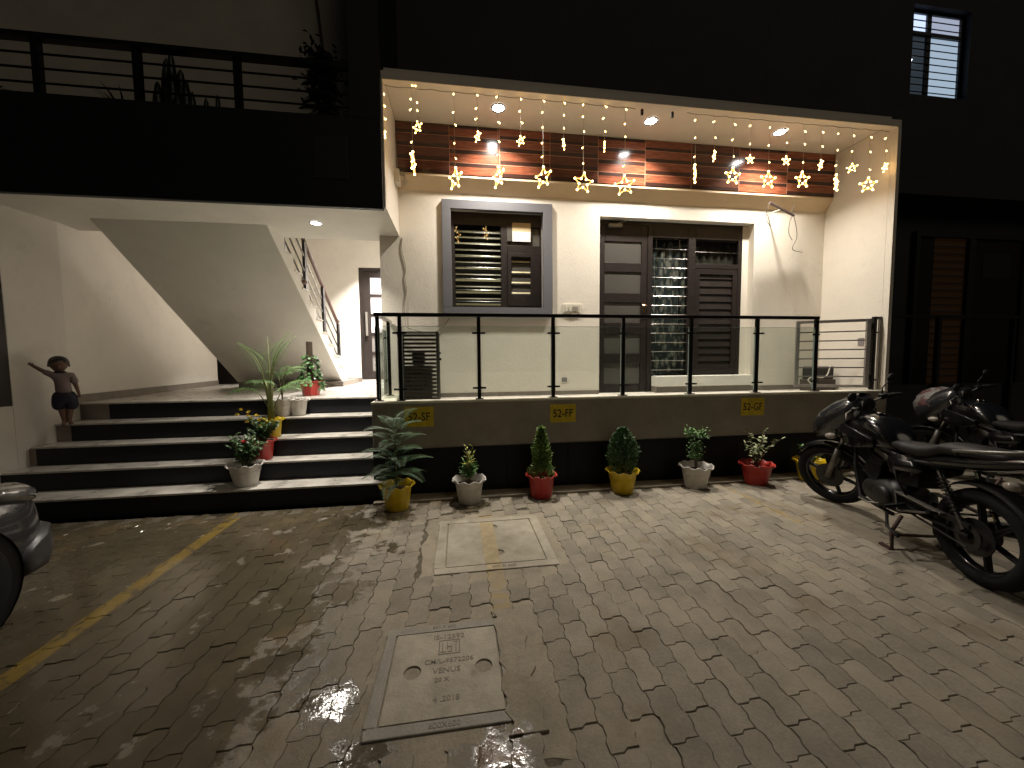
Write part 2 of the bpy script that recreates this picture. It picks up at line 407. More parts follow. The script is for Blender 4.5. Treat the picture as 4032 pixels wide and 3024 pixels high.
fo = bpy.data.objects.new('paver_field', fm); COL.objects.link(fo); fo.parent = pavement; fo['kind'] = 'stuff'
# cement fill round the manholes and the gutter strip at the foot of the plinth
def blob_patch(x0,x1,y0,y1,z,seed):
    r = random.Random(seed); pts = []
    n = 12
    for k in range(n): pts.append((x0+(x1-x0)*k/n, y0+r.uniform(-0.025,0.025)))
    for k in range(n): pts.append((x1+r.uniform(-0.025,0.025), y0+(y1-y0)*k/n))
    for k in range(n): pts.append((x1-(x1-x0)*k/n, y1+r.uniform(-0.025,0.025)))
    for k in range(n): pts.append((x0+r.uniform(-0.025,0.025), y1-(y1-y0)*k/n))
    return MB().prism(pts,'Z',z-0.03,z)
struct('cement_patch', blob_patch(-0.30,0.84,2.46,3.66,-0.0055,1), M_CEM)
struct('cement_patch', blob_patch(-0.50,0.50,1.30,2.26,-0.0060,2), M_CEM)
def smear():
    r = random.Random(8); pts = []
    for k in range(15): pts.append((0.185+r.uniform(-0.018,0.022), 1.40+0.76*k/14))
    for k in range(15): pts.append((0.335+r.uniform(-0.02,0.02), 2.16-0.76*k/14))
    return MB().prism(pts,'Z',-0.02,0.0062)
struct('cement_patch', smear(), M_CEM, bevel=0.003)
struct('gutter_strip', MB().box(-0.90,6.2,4.02,4.238,-0.05,0.022), M_CEM, bevel=0.006)
struct('neighbour_forecourt', MB().box(5.7,30,4.07,9.5,-0.055,-0.004), M_CEM)

# ---------------------------------------------------------------- manhole covers
M_MH = mat('pale_precast_concrete', (0.33,0.292,0.222), 0.7, var=0.22, vscale=7, smudge=0.35, bump=0.3, bscale=70)
M_MH2 = mat('grey_precast_rim', (0.235,0.212,0.172), 0.6, var=0.2, vscale=9, smudge=0.3, bump=0.3, bscale=70)
M_PITD = mat('lift_hole_dirt', (0.07,0.055,0.045), 0.9, var=0.3, vscale=30)
M_INK = mat('pressed_letters', (0.19,0.165,0.13), 0.8)
M_FADE = mat('faded_yellow_paint', (0.36,0.285,0.165), 0.75, var=0.25, vscale=12)
def slab_with_holes(mb, x0,x1,y0,y1,z0,z1,holes,n=20):
    """cover plate: top with round holes (radius per hole), walls and outer sides"""
    bm = bmesh.new()
    ov = [bm.verts.new(p) for p in ((x0,y0,z1),(x1,y0,z1),(x1,y1,z1),(x0,y1,z1))]
    ed = [bm.edges.new((ov[i],ov[(i+1)%4])) for i in range(4)]
    for hx,hy,r in holes:
        hv = [bm.verts.new((hx+r*math.cos(2*PI*k/n),hy+r*math.sin(2*PI*k/n),z1)) for k in range(n)]
        ed += [bm.edges.new((hv[i],hv[(i+1)%n])) for i in range(n)]
    bmesh.ops.triangle_fill(bm, use_beauty=True, edges=ed)
    bm.verts.index_update()
    mb.add([v.co.copy() for v in bm.verts],[tuple(v.index for v in f.verts) for f in bm.faces]); bm.free()
    mb.add([(x0,y0,z0),(x1,y0,z0),(x1,y1,z0),(x0,y1,z0),(x0,y0,z1),(x1,y0,z1),(x1,y1,z1),(x0,y1,z1)],[(0,1,5,4),(1,2,6,5),(2,3,7,6),(3,0,4,7)])
    for hx,hy,r in holes:
        mb.loft([[(hx+r*math.cos(2*PI*k/n),hy+r*math.sin(2*PI*k/n),z) for k in range(n)] for z in (z1,z1-0.022)],True,False)
    return mb
def frame_ring(mb,x0,x1,y0,y1,w,z0,z1):
    mb.box(x0,x1,y0,y0+w,z0,z1); mb.box(x0,x1,y1-w,y1,z0,z1); mb.box(x0,x0+w,y0+w,y1-w,z0,z1); mb.box(x1-w,x1,y0+w,y1-w,z0,z1); return mb
t = thing('manhole_cover','large pale concrete manhole cover with a faded yellow stripe, by the flower pots','manhole cover',(0.27,3.05,0))
frame_ring(MB(),-0.19,0.715,2.605,3.50,0.075,-0.05,0.004).build('frame',M_MH,t,bevel=0.006)
slab_with_holes(MB(),-0.105,0.632,2.69,3.415,-0.04,0.003,[(0.287,3.30,0.042),(0.295,2.845,0.042)]).build('cover',M_MH,t)
for hy in (3.30,2.845): MB().lathe([(0.0415,-0.022),(0.0415,-0.012 if hy<3 else -0.02),(0.001,-0.010 if hy<3 else -0.02)],20,(0.287 if hy>3 else 0.295,hy,0)).build('lifting_hole',M_PITD if hy>3 else M_MH2,t)
MB().box(0.175,0.290,2.692,3.41,0.0032,0.0042).build('yellow_stripe',M_FADE,t)
MB().box(0.185,0.295,2.607,2.678,0.0043,0.0052).build('yellow_stripe',M_FADE,t)
text_mesh('lettering','600 X 600',0.042,(0.31,2.642,0.0056),(0,0,0),M_INK,t)
t = thing('manhole_cover','pale manhole cover with pressed lettering and two round lifting holes','manhole cover',(-0.09,1.78,0))
frame_ring(MB(),-0.405,0.235,1.465,2.095,0.05,-0.05,0.003).build('frame',M_MH2,t,bevel=0.005)
slab_with_holes(MB(),-0.347,0.177,1.523,2.037,-0.04,0.002,[(-0.242,1.777,0.042),(0.101,1.77,0.042)]).build('cover',M_MH,t)
for hx,hy in ((-0.242,1.777),(0.101,1.77)):
    h = MB().lathe([(0.0415,-0.021),(0.001,-0.020)],20,(hx,hy,0)).build('lifting_hole',M_PITD,t)
    MB().tube([(hx-0.002,hy-0.04,-0.012),(hx,hy+0.04,-0.012)],0.005,6).build('lifting_bar',M_GATE,h)
for body,sz,x,y in (('IS-12592',0.047,-0.071,1.990),('CM/L-9572206',0.040,-0.068,1.826),('VENUS',0.044,-0.079,1.768),('20 X',0.034,-0.10,1.715),('4 .2018',0.040,-0.076,1.611)):
    text_mesh('lettering',body,sz,(x,y,0.0026),(0,0,0),M_INK,t,bold=0.0006)
text_mesh('lettering','600X600',0.036,(-0.08,1.489,0.0036),(0,0,0),M_INK,t)
text_mesh('lettering','600 X 600',0.030,(-0.10,2.07,0.0036),(0,0,0),M_INK,t)
lg = MB(); frame_ring(lg,-0.124,-0.013,1.868,1.967,0.006,0.0022,0.0034)     # certification mark: box with stylised strokes
for a in ((-0.106,-0.101,1.884,1.950),(-0.114,-0.086,1.882,1.887),(-0.082,-0.077,1.900,1.950),(-0.082,-0.056,1.916,1.921),(-0.060,-0.055,1.884,1.921),(-0.078,-0.055,1.882,1.887),(-0.037,-0.032,1.884,1.950),(-0.046,-0.023,1.949,1.954)): lg.box(a[0],a[1],a[2],a[3],0.0022,0.0034)
lg.build('mark',M_INK,t)

# ================================================================== HOUSE
house = thing('house','white two storey house with star lit porch and black upper band','house',(2.4,5.2,0))
# openings
WX0,WX1,WZ0,WZ1 = -0.055,1.185,2.210,3.487
DX0,DX1,DZ0,DZ1 = 2.005,4.410,1.002,3.492
MB().wallgrid([-0.97,WX0,WX1,DX0,DX1,5.60],[0.6,DZ0,WZ0,WZ1,DZ1,4.488],[(WX0,WX1,WZ0,WZ1),(DX0,DX1,DZ0,DZ1)],YW,YW+0.23).build('front_wall',M_CREAM,house)
MB().box(-0.90,5.597,4.402,YW-0.002,0.86,1.0).build('porch_floor',M_TREAD,house)
MB().box(-0.93,5.645,YF,4.40,0.0,1.028).build('plinth_wall',M_PLINTH,house,bevel=0.008)
MB().box(-0.93,-0.74,4.402,5.9,0.0,1.028).build('plinth_side_wall',M_PLINTH,house)
MB().box(-0.938,5.65,YF-0.006,4.41,1.029,ZP).build('coping',M_COPING,house,bevel=0.004)
MB().box(-0.938,-0.72,4.412,YW-0.003,1.029,ZP).build('coping',M_COPING,house,bevel=0.004)
for k in range(9):
    x0 = -0.93+k*0.731
    MB().box(x0+0.0015,x0+0.7295,YF-0.014,YF-0.001,0.02,0.527).build('cladding_panel',M_GRANITE,house,bevel=0.002,seg=1)
MB().box(-0.716,5.597,4.32,YW+0.23,4.490,4.58).build('porch_ceiling',M_CREAM,house)
MB().box(-0.735,5.65,YF,4.318,4.412,4.500).build('porch_fascia',M_CREAM,house,bevel=0.006)
MB().box(-0.735,XL-0.012,4.320,YW-0.002,3.115,4.4885).build('porch_side_fin',M_CREAM,house)
MB().box(-0.735,XL-0.012,YF,4.318,3.115,4.4105).build('porch_side_fin',M_CREAM,house)
MB().box(5.60,5.65,YF,4.318,ZP+0.001,4.4105).build('porch_side_wall',M_CREAM,house)
MB().box(5.60,5.65,4.320,YW+0.23,0.8,4.4885).build('porch_side_wall',M_CREAM,house)
MB().prism([(YT+0.004,3.872),(YW-0.001,3.872),(YW-0.001,3.700),(YT+0.004,3.846)],'X',XL-0.010,5.598).build('tile_ledge',M_BAND,house)
MB().box(XL-0.010,5.598,YT+0.006,YW-0.001,3.873,4.488).build('tile_backing',M_BLACKP,house)
MB().box(-0.715,DX0-0.004,YW-0.014,YW-0.001,1.001,1.058).build('skirting',M_SKIRT,house)
MB().box(4.42,5.597,YW-0.014,YW-0.001,1.001,1.075).build('skirting',M_SKIRT,house)
# wood-look wall tiles
def tile_mat(name, c1, c2, band, lo):
    m = bpy.data.materials.new(name); m.use_nodes = True; nt = m.node_tree; b = nt.nodes['Principled BSDF']
    tc = N(nt,'ShaderNodeTexCoord'); s = N(nt,'ShaderNodeSeparateXYZ'); nt.links.new(tc.outputs['Object'], s.inputs[0])
    mp = N(nt,'ShaderNodeMapping'); mp.inputs['Scale'].default_value = (3,3,26); nt.links.new(tc.outputs['Object'], mp.inputs[0])
    oi = N(nt,'ShaderNodeObjectInfo'); ad = N(nt,'ShaderNodeVectorMath'); ad.operation='ADD'; nt.links.new(mp.outputs[0],ad.inputs[0]); nt.links.new(oi.outputs['Location'],ad.inputs[1])
    n = noise(nt, ad.outputs[0], 2.0, 6); col = mixc(nt, smooth(nt,n,0.35,0.68), c1, c2)
    if band:
        zz = s.outputs[2]; mk = smooth(nt, math_node(nt,'SUBTRACT',zz,lo), 0.0, 0.002)
        mk = math_node(nt,'MULTIPLY',mk, math_node(nt,'SUBTRACT',1.0, smooth(nt, math_node(nt,'SUBTRACT',zz,lo+0.048), 0.0, 0.002)))
        col = mixc(nt, mk, col, (0.034,0.016,0.012))
    nt.links.new(col, b.inputs['Base Color']); b.inputs['Roughness'].default_value = 0.17; b.inputs['Specular IOR Level'].default_value = 0.55
    bp = N(nt,'ShaderNodeBump'); bp.inputs['Strength'].default_value = 0.03; nt.links.new(n,bp.inputs['Height']); nt.links.new(bp.outputs[0], b.inputs['Normal'])
    return m
TM = [tile_mat('walnut_tile',(0.070,0.026,0.017),(0.135,0.050,0.029),True,-0.075),
      tile_mat('cherry_tile_banded',(0.15,0.042,0.022),(0.26,0.082,0.040),True,0.026),
      tile_mat('cherry_tile',(0.16,0.046,0.024),(0.27,0.088,0.044),True,-0.075)]
M_GROUT = mat('terracotta_joint', (0.42,0.20,0.11), 0.6)
xs = [XL-0.009,-0.055,0.59,1.26,1.925,2.60,3.29,4.03,4.80,5.597]; zs = [3.874,4.028,4.193,4.350,4.487]
for i in range(len(xs)-1):
    for j in range(4):
        w = xs[i+1]-xs[i]-0.006; h = zs[j+1]-zs[j]-0.006
        o = MB().box(-w/2,w/2,-0.004,0.004,-h/2,h/2).build('tile',TM[i%3],None,bevel=0.0012,seg=1)
        o.parent = house; o.location = Vector(((xs[i]+xs[i+1])/2,YT,(zs[j]+zs[j+1])/2))-OFF[house.name]
gm = MB()
for x in xs[1:-1]: gm.box(x-0.0028,x+0.0028,YT-0.002,YT+0.005,3.875,4.486)
for z in zs[1:-1]:
    for i in range(len(xs)-1): gm.box(xs[i]+0.003,xs[i+1]-0.003,YT-0.002,YT+0.005,z-0.0028,z+0.0028)
gm.build('tile_joints',M_GROUT,house,fix=False)

# left bay : soffit slab, black fascia, balcony, stair hall
MB().box(-6.6,-0.738,4.262,5.40,3.115,3.30).build('bay_soffit',M_WHITE,house)
MB().box(-6.6,-0.738,4.20,4.26,3.085,3.985).build('black_fascia',M_BLACKP,house,bevel=0.006)
MB().box(-1.04,-0.738,4.20,5.60,3.987,9.0).build('black_pier',M_BLACKP,house)
MB().box(-6.6,-1.042,5.42,5.60,3.302,9.0).build('upper_wall',M_UPPER,house)
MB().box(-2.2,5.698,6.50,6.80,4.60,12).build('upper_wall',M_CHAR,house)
MB().box(-0.736,5.65,5.41,6.498,4.585,4.70).build('terrace_slab',M_CHAR,house)
MB().box(-0.94,-0.75,YW+0.232,9.0,0.6,4.48).build('hall_side_wall',M_WHITE,house)
MB().wallgrid([-5.8,-2.17,-1.22,-0.75],[0.6,1.075,3.60,4.48],[(-2.17,-1.22,1.075,3.60)],9.002,9.2).build('hall_back_wall',M_WHITE,house)
MB().box(-6.6,-0.75,5.62,9.2,4.30,4.45).build('hall_ceiling',M_WHITE,house)
MB().box(-5.6,-0.95,5.60,9.0,0.7,ZL-0.001).build('hall_floor',M_TREAD,house)
MB().box(-2.15,-2.175-0.9,8.985,9.0,ZL,1.125).build('skirting',M_SKIRT,house)
# slightly splayed left wall of the bay
def wall_seg(mb,a,b,z0,z1,th=0.16):
    a=Vector((*a,0)); b=Vector((*b,0)); d=(b-a).normalized(); nrm=Vector((-d.y,d.x,0))*th
    pts=[a,b,b+nrm,a+nrm]
    return mb.prism([(p.x,p.y) for p in pts],'Z',z0,z1)
A0,A1,A2 = (-4.66,3.55),(-4.49,5.10),(-4.94,8.64)
A01 = (-4.548,4.57)
wall_seg(MB(),A01,A1,0.0,3.113).build('bay_side_wall',M_WHITE,house)
wall_seg(MB(),A1,A2,0.0,4.298).build('bay_side_wall',M_WHITE,house)
wall_seg(MB(),A0,(-4.5485,4.568),0.0,1.07).build('bay_side_wall',M_WHITE,house)
sk = MB()
for a,b in ((A1,A2),):
    wall_seg(sk,(a[0]+0.013,a[1]),(b[0]+0.013,b[1]),ZL,ZL+0.10,0.012)
sk.build('skirting',M_SKIRT,house)
MB().box(-5.75,-4.30,8.97,8.998,ZL,2.9).build('dark_recess_panel',M_WOOD,house)  # dark sheet standing in for the unlit recess past the wall end, no door
# neighbour's dark porch side beyond the bay wall
nbp = thing('neighbour_porch','dark brown porch side with a steel rail, above the low white wall','porch',(-4.6,4.0,0))
wall_seg(MB(),(-4.70,3.2),(-4.5505,4.566),1.073,3.083,0.10).build('dark_panel',mat('dark_brown_paint',(0.030,0.022,0.020),0.6,var=0.15,vscale=4),nbp)
MB().bar((-4.655,3.4,1.925),(-4.545,4.50,1.925),0.03,0.035).build('top_rail',M_GATE,nbp)
MB().box(-4.565,-4.535,4.37,4.40,1.10,1.905).build('rail_post',M_GATE,nbp)
wall_seg(MB(),(-4.648,3.4),(-4.562,4.33),1.12,1.88,0.006).build('rail_panel',mat('dark_glass_panel',(0.008,0.009,0.010),0.08),nbp)

# window with grey surround
w = MB(); frame_ring_w = lambda mb,x0,x1,z0,z1,t,y0,y1: (mb.box(x0,x1,y0,y1,z0,z0+t[0]),mb.box(x0,x1,y0,y1,z1-t[1],z1),mb.box(x0,x0+t[2],y0,y1,z0+t[0],z1-t[1]),mb.box(x1-t[3],x1,y0,y1,z0+t[0],z1-t[1]))
frame_ring_w(w,-0.170,1.310,2.105,3.602,(0.105,0.115,0.115,0.125),YW-0.05,YW+0.03)
win = w.build('window',M_WINFR,house,bevel=0.004)
fr = MB(); y0,y1 = YW+0.05,YW+0.10
frame_ring_w(fr,WX0+0.002,WX1-0.002,WZ0+0.002,WZ1-0.002,(0.03,0.17,0.045,0.02),y0,y1); fr.box(0.615,0.70,y0,y1,WZ0+0.033,WZ1-0.173)
fr.box(0.702,WX1-0.023,y0,y1,2.965,3.065); fr.build('window_frame',M_WOOD,win,bevel=0.003)
cs = MB(); frame_ring_w(cs,0.705,1.162,2.245,2.962,(0.15,0.05,0.05,0.135),y0-0.012,y0+0.03); cs.build('casement',M_WOOD,win,bevel=0.003)
M_SLAT = mat('cream_louvre', (0.50,0.44,0.26), 0.30, var=0.12, vscale=20)
for k in range(13):
    z = 2.262+k*0.0815
    R = Matrix.Rotation(math.radians(-28 if k%2 else -20),3,'X')
    MB().obox((0.302,y0+0.03,z),(0.615,0.004,0.024 if k%2 else 0.032),R).build('louvre_slat',M_SLAT,win)
for k in range(7): MB().tube([(-0.008,y0+0.006,2.30+k*0.152),(0.613,y0+0.006,2.30+k*0.152)],0.005,6).build('grille_rod',M_CHROME,win)
for k in range(4): MB().obox((0.89,y0+0.02,2.425+k*0.142),(0.265,0.004,0.020),Matrix.Rotation(math.radians(-25),3,'X')).build('louvre_slat',M_SLAT,win)
MB().box(-0.008,0.613,y0-0.004,y0-0.001,2.245,3.31).build('pane',M_PANE,win)
MB().box(0.70,1.16,y0+0.036,y0+0.040,2.24,3.32).build('pane',M_FROST,win)
MB().box(-0.05,1.18,YW+0.205,YW+0.22,2.22,3.48).build('room_blind',mat('brown_blind',(0.05,0.042,0.03),0.9),win)
for z in (2.40,2.79): MB().tube([(1.155,y0-0.016,z-0.03),(1.155,y0-0.016,z+0.03)],0.006,6).build('hinge',M_CHROME,win)
nc = thing('paper_notice','cream and white paper stuck on the upper window pane','paper',(0.90,YW,3.24))
MB().box(0.772,1.028,y0-0.004,y0-0.002,3.245,3.368).build('cream_half',mat('cream_paper',(0.55,0.43,0.24),0.7),nc)
MB().box(0.774,1.026,y0-0.0065,y0-0.0045,3.118,3.250).build('white_half',mat('white_paper',(0.75,0.73,0.70),0.6),nc)
MB().box(0.70,0.772,y0-0.003,y0-0.001,3.12,3.32).build('pane_dark',M_FROST,win)

# doorway : glazed door leaf, barred sidelight with curtain, shutter window
yd = YW+0.115
fr = MB(); frame_ring_w(fr,DX0+0.003,DX1-0.1,DZ0+0.002,DZ1-0.006,(0.02,0.045,0.06,0.06),yd,yd+0.09)
fr.box(2.79,2.86,yd,yd+0.09,DZ0+0.023,DZ1-0.053); fr.box(3.435,3.545,yd,yd+0.09,1.245,DZ1-0.053)
fr.box(2.862,3.433,yd,yd+0.09,3.268,DZ1-0.053); fr.box(3.547,4.248,yd,yd+0.09,3.268,DZ1-0.053); fr.box(3.547,4.248,yd,yd+0.09,2.842,2.912)
door = fr.build('doorway_frame',M_WOOD,house,bevel=0.003)
MB().box(DX1-0.098,DX1,yd,yd+0.1,DZ0+0.24,DZ1).build('reveal_strip',M_CREAM,door)
lf = MB(); gz = [(1.13,1.43),(1.58,1.86),(2.03,2.325),(2.46,2.762),(2.892,3.195)]
lx0,lx1 = 2.068,2.786
lf.box(lx0,2.128,yd+0.01,yd+0.055,1.025,3.44); lf.box(2.692,lx1,yd+0.01,yd+0.055,1.025,3.44)
zz = [1.025]+[v for g in gz for v in g]+[3.44]
for k in range(0,len(zz),2): lf.box(2.130,2.690,yd+0.01,yd+0.055,zz[k],zz[k+1])
leaf = lf.build('door_leaf',M_WOOD,door,bevel=0.003)
for a,b in gz: MB().box(2.131,2.689,yd+0.025,yd+0.031,a+0.001,b-0.001).build('door_pane',M_FROST,door)
hd = MB(); hd.box(2.725,2.755,yd+0.001,yd+0.009,2.17,2.33); hd.tube([(2.74,yd+0.008,2.28),(2.74,yd-0.04,2.28),(2.69,yd-0.045,2.28)],0.008,6); hd.build('door_handle',mat('brass',(0.75,0.50,0.20),0.25,metal=1.0),door)
dc = MB(); dc.box(2.17,2.37,yd-0.05,yd-0.002,3.385,3.425); dc.bar((2.30,yd-0.03,3.43),(2.46,yd-0.10,3.465),0.015,0.008); dc.build('door_closer',mat('silver_closer',(0.32,0.30,0.27),0.4,metal=0.6),door)
for k in range(15): MB().tube([(2.862,yd+0.02,1.33+k*0.137),(3.433,yd+0.02,1.33+k*0.137)],0.0042,6).build('grille_rod',M_CHROME,door)
for x in (2.93,3.30): MB().box(x-0.004,x+0.004,yd+0.024,yd+0.03,1.25,3.266).build('grille_upright',M_CHROME,door)
for k in range(2): MB().tube([(3.547,yd+0.02,3.25-k*0.165),(4.248,yd+0.02,3.25-k*0.165)],0.0042,6).build('grille_rod',M_CHROME,door)
MB().box(2.863,3.432,yd+0.034,yd+0.038,1.25,3.266).build('sidelight_pane',M_PANE,door)
MB().box(3.548,4.247,yd+0.034,yd+0.038,2.914,3.266).build('transom_pane',M_PANE,door)
sh = MB(); frame_ring_w(sh,3.548,4.247,1.262,2.840,(0.075,0.08,0.075,0.075),yd+0.004,yd+0.05); sh.build('shutter',M_WOOD,door,bevel=0.003)
for k in range(13): MB().obox((3.8975,yd+0.03,1.39+k*0.113),(0.545,0.006,0.105),Matrix.Rotation(math.radians(-9),3,'X')).build('shutter_slat',M_WOOD,door)
# curtain with pale floral bands behind the bars
def curtain_mat():
    m = bpy.data.materials.new('patterned_curtain'); m.use_nodes=True; nt=m.node_tree; b=nt.nodes['Principled BSDF']
    g=N(nt,'ShaderNodeNewGeometry'); v=N(nt,'ShaderNodeTexVoronoi'); v.inputs['Scale'].default_value=11; mp=N(nt,'ShaderNodeMapping'); mp.inputs['Scale'].default_value=(1.6,1,0.7)
    nt.links.new(g.outputs['Position'],mp.inputs[0]); nt.links.new(mp.outputs[0],v.inputs['Vector'])
    c=mixc(nt,smooth(nt,v.outputs['Distance'],0.25,0.55),(0.60,0.60,0.55),(0.11,0.14,0.15))
    nt.links.new(c,b.inputs['Base Color']); b.inputs['Roughness'].default_value=0.85; return m
cu = MB(); rows=[]
for z in (1.26,1.8,2.4,3.25): rows.append([(2.75+k*0.012, yd+0.12+0.022*math.sin(k*0.62)+0.008*math.sin(k*1.7+z), z) for k in range(66)])
cu.loft(rows,False,False).build('curtain',curtain_mat(),door,sm=True,fix=False)
cu = MB(); cu.loft([[(3.54+k*0.016, yd+0.13+0.015*math.sin(k*0.8), z) for k in range(47)] for z in (2.85,3.3)],False,False).build('curtain',mat('dim_curtain',(0.10,0.09,0.075),0.9),door,sm=True,fix=False)
MB().box(2.866,DX1,YW-0.055,yd-0.002,1.09,1.242).build('window_sill',M_WHITE,house,bevel=0.006)
MB().box(2.866,DX1-0.002,YW-0.03,yd-0.003,1.001,1.088).build('sill_base',M_SKIRT,house)
MB().box(-0.735,5.6,7.3,7.4,0.9,4.4).build('room_wall',M_INT,house); MB().box(-0.735,5.6,5.42,7.3,0.9,0.98).build('room_floor',M_INT,house); MB().box(-0.735,5.6,5.42,7.3,4.40,4.47).build('room_ceiling',M_INT,house)
# hall door at the back
hy = 9.03
hd = MB(); frame_ring_w(hd,-2.168,-1.222,1.077,3.598,(0.02,0.07,0.05,0.05),hy,hy+0.08); hdo = hd.build('hall_door',M_WOOD,house)
hz = [(1.27,1.636),(1.709,2.073),(2.15,2.507),(2.579,2.949),(3.019,3.386)]
l = MB(); l.box(-2.116,-1.93,hy+0.01,hy+0.06,1.10,3.525); l.box(-1.44,-1.274,hy+0.01,hy+0.06,1.10,3.525)
zz=[1.10]+[v for g in hz for v in g]+[3.525]
for k in range(0,len(zz),2): l.box(-1.928,-1.442,hy+0.01,hy+0.06,zz[k],zz[k+1])
l.build('door_leaf',M_WOOD,hdo)
M_LITP = mat('lit_frosted_pane',(0.5,0.45,0.45),0.5,emit=(1.0,0.84,0.86),es=0.55)
M_DIMP = mat('dim_frosted_pane',(0.16,0.15,0.14),0.3,emit=(1.0,0.8,0.7),es=0.03)
for k,(a,b) in enumerate(hz): MB().box(-1.928,-1.442,hy+0.03,hy+0.036,a,b).build('door_pane',M_LITP if k>=2 else M_DIMP,hdo)
MB().box(-2.04,-2.00,hy-0.04,hy+0.008,2.08,2.61).build('pull_handle',mat('satin_handle',(0.5,0.47,0.42),0.35,metal=0.8),hdo)
# small fittings on the house front
sb = thing('switchboard','small ivory switchboard on the wall between window and door','switchboard',(1.595,YW,2.2))
MB().box(1.470,1.722,YW-0.022,YW-0.001,2.146,2.272).build('plate',M_PLASTIC,sb,bevel=0.004)
for k,x in enumerate((1.52,1.575,1.62,1.665)): MB().box(x-0.019,x+0.019,YW-0.030,YW-0.0225,2.17,2.235).build('switch',mat('grey_switch',(0.30,0.27,0.23),0.4) if k in(2,3) else M_PLASTIC,sb)
tag(MB().box(1.455,1.53,YW-0.006,YW-0.001,1.185,1.245).build('cover_plate',mat('grey_plate',(0.22,0.20,0.20),0.5)),'small grey blank plate low on the wall below the switchboard','plate')
tag(MB().box(5.590,5.599,4.52,4.60,1.66,1.76).build('cover_plate',mat('grey_plate',(0.22,0.20,0.20),0.5)),'small grey plate on the porch end wall beside the gate','plate')
jb = thing('junction_box','cream junction box with dangling wires at the end of the tiles','junction box',(-0.66,4.97,3.7))
MB().box(-0.717,-0.66,4.88,5.02,3.67,3.83).build('box',M_PLASTIC,jb,bevel=0.006)
for k in range(3): MB().tube([(-0.66,4.90+k*0.04,3.80),(-0.60-0.01*k,4.89+k*0.04,3.79),(-0.59+0.008*k,4.89+k*0.04,3.72),(-0.62,4.90+k*0.04,3.68)],0.006,6).build('wire',M_WIRE,jb,sm=True)
tag(MB().tube(spl([(-0.68,YW-0.01,3.10),(-0.69,YW-0.012,2.95),(-0.645,YW-0.012,2.72),(-0.66,YW-0.012,2.60),(-0.64,YW-0.012,2.42),(-0.665,YW-0.012,2.30),(-0.67,YW-0.012,2.0),(-0.62,YW-0.02,1.93),(-0.35,YW-0.03,1.87),(-0.18,YW-0.02,1.95),(-0.10,YW-0.012,2.06)]),0.006,6).build('wall_cable',M_WIRE,sm=True),'pale loose cable running down the wall left of the window','cable')
tag(MB().tube([(-0.712,5.02,4.30),(-0.705,5.03,4.05),(-0.70,5.02,3.92),(-0.705,5.0,3.84)],0.005,6).build('wall_cable',M_WIRE,sm=True),'short pale cable rising from the junction box beside the tiles','cable')
lb = thing('lamp_bracket','broken brown lamp bracket with loose wires above the shutter window','lamp bracket',(4.6,YW,3.6))
MB().bar((4.36,4.86,3.665),(4.82,4.93,3.530),0.03,0.022).build('bracket_bar',mat('rusty_bracket',(0.07,0.045,0.04),0.6),lb,bevel=0.003)
MB().tube([(4.60,4.90,3.60),(4.62,YW,3.63)],0.010,8).build('wall_arm',M_PLASTIC,lb)
for pts in (((4.36,4.86,3.66),(4.33,4.87,3.55),(4.37,4.9,3.42),(4.42,4.9,3.36)),((4.80,4.93,3.53),(4.75,4.92,3.44),(4.74,4.92,3.28),(4.80,4.92,3.18)),((4.82,4.93,3.53),(4.87,4.93,3.36),(4.88,4.93,3.22),(4.82,4.93,3.06),(4.99,4.94,3.02)),((4.78,4.93,3.55),(4.82,4.95,3.64),(4.86,4.97,3.70))):
    MB().tube(spl(pts,8),0.004,6).build('wire',M_DARKW,lb,sm=True)
tag(MB().box(-1.40,-1.07,4.190,4.199,3.36,3.78).build('name_board',mat('dark_grey_board',(0.022,0.023,0.025),0.5),bevel=0.003),'dark grey board fixed on the black band above the stair bay','board')

# ---------------------------------------------------------------- downlights
M_LED = mat('led_disc',(1,1,1),0.5,emit=(1.0,0.97,0.93),es=60.0)
def downlight(x,y,z,label,power,ang=160,col=LAMP,grp='round downlights of the porch ceiling',r=0.045):
    t = thing('downlight',label,'light',(x,y,z),group=grp)
    MB().lathe([(r+0.02,0.0),(r+0.018,-0.008),(r+0.002,-0.010),(r,-0.004)],28,(x,y,z-0.001)).build('trim_ring',M_CHROME,t,sm=True)
    MB().lathe([(r,-0.003),(r*0.6,-0.013),(0.001,-0.017)],28,(x,y,z-0.001)).build('led_lens',M_LED,t,sm=True)
    L = bpy.data.lights.new('downlight_lamp','AREA'); L.shape = 'DISK'; L.size = 2*r; L.energy = power; L.spread = math.radians(ang); L.color = col
    o = bpy.data.objects.new('downlight_lamp',L); COL.objects.link(o); o.parent = t; o.location = (0,0,-0.022)
    return t
for x,wh in ((0.533,'above the window'),(2.467,'above the glazed door leaf'),(4.30,'above the shutter')): downlight(x,4.655,4.490,'round white LED downlight in the porch ceiling '+wh,50,118,r=0.068)
downlight(-1.606,4.79,3.115,'round white LED downlight under the black band above the steps',30,104,grp=None,r=0.055)
downlight(-1.38,8.2,4.30,'round LED downlight hidden high in the stair hall ceiling',205,100,(1.0,0.96,0.92),grp=None)

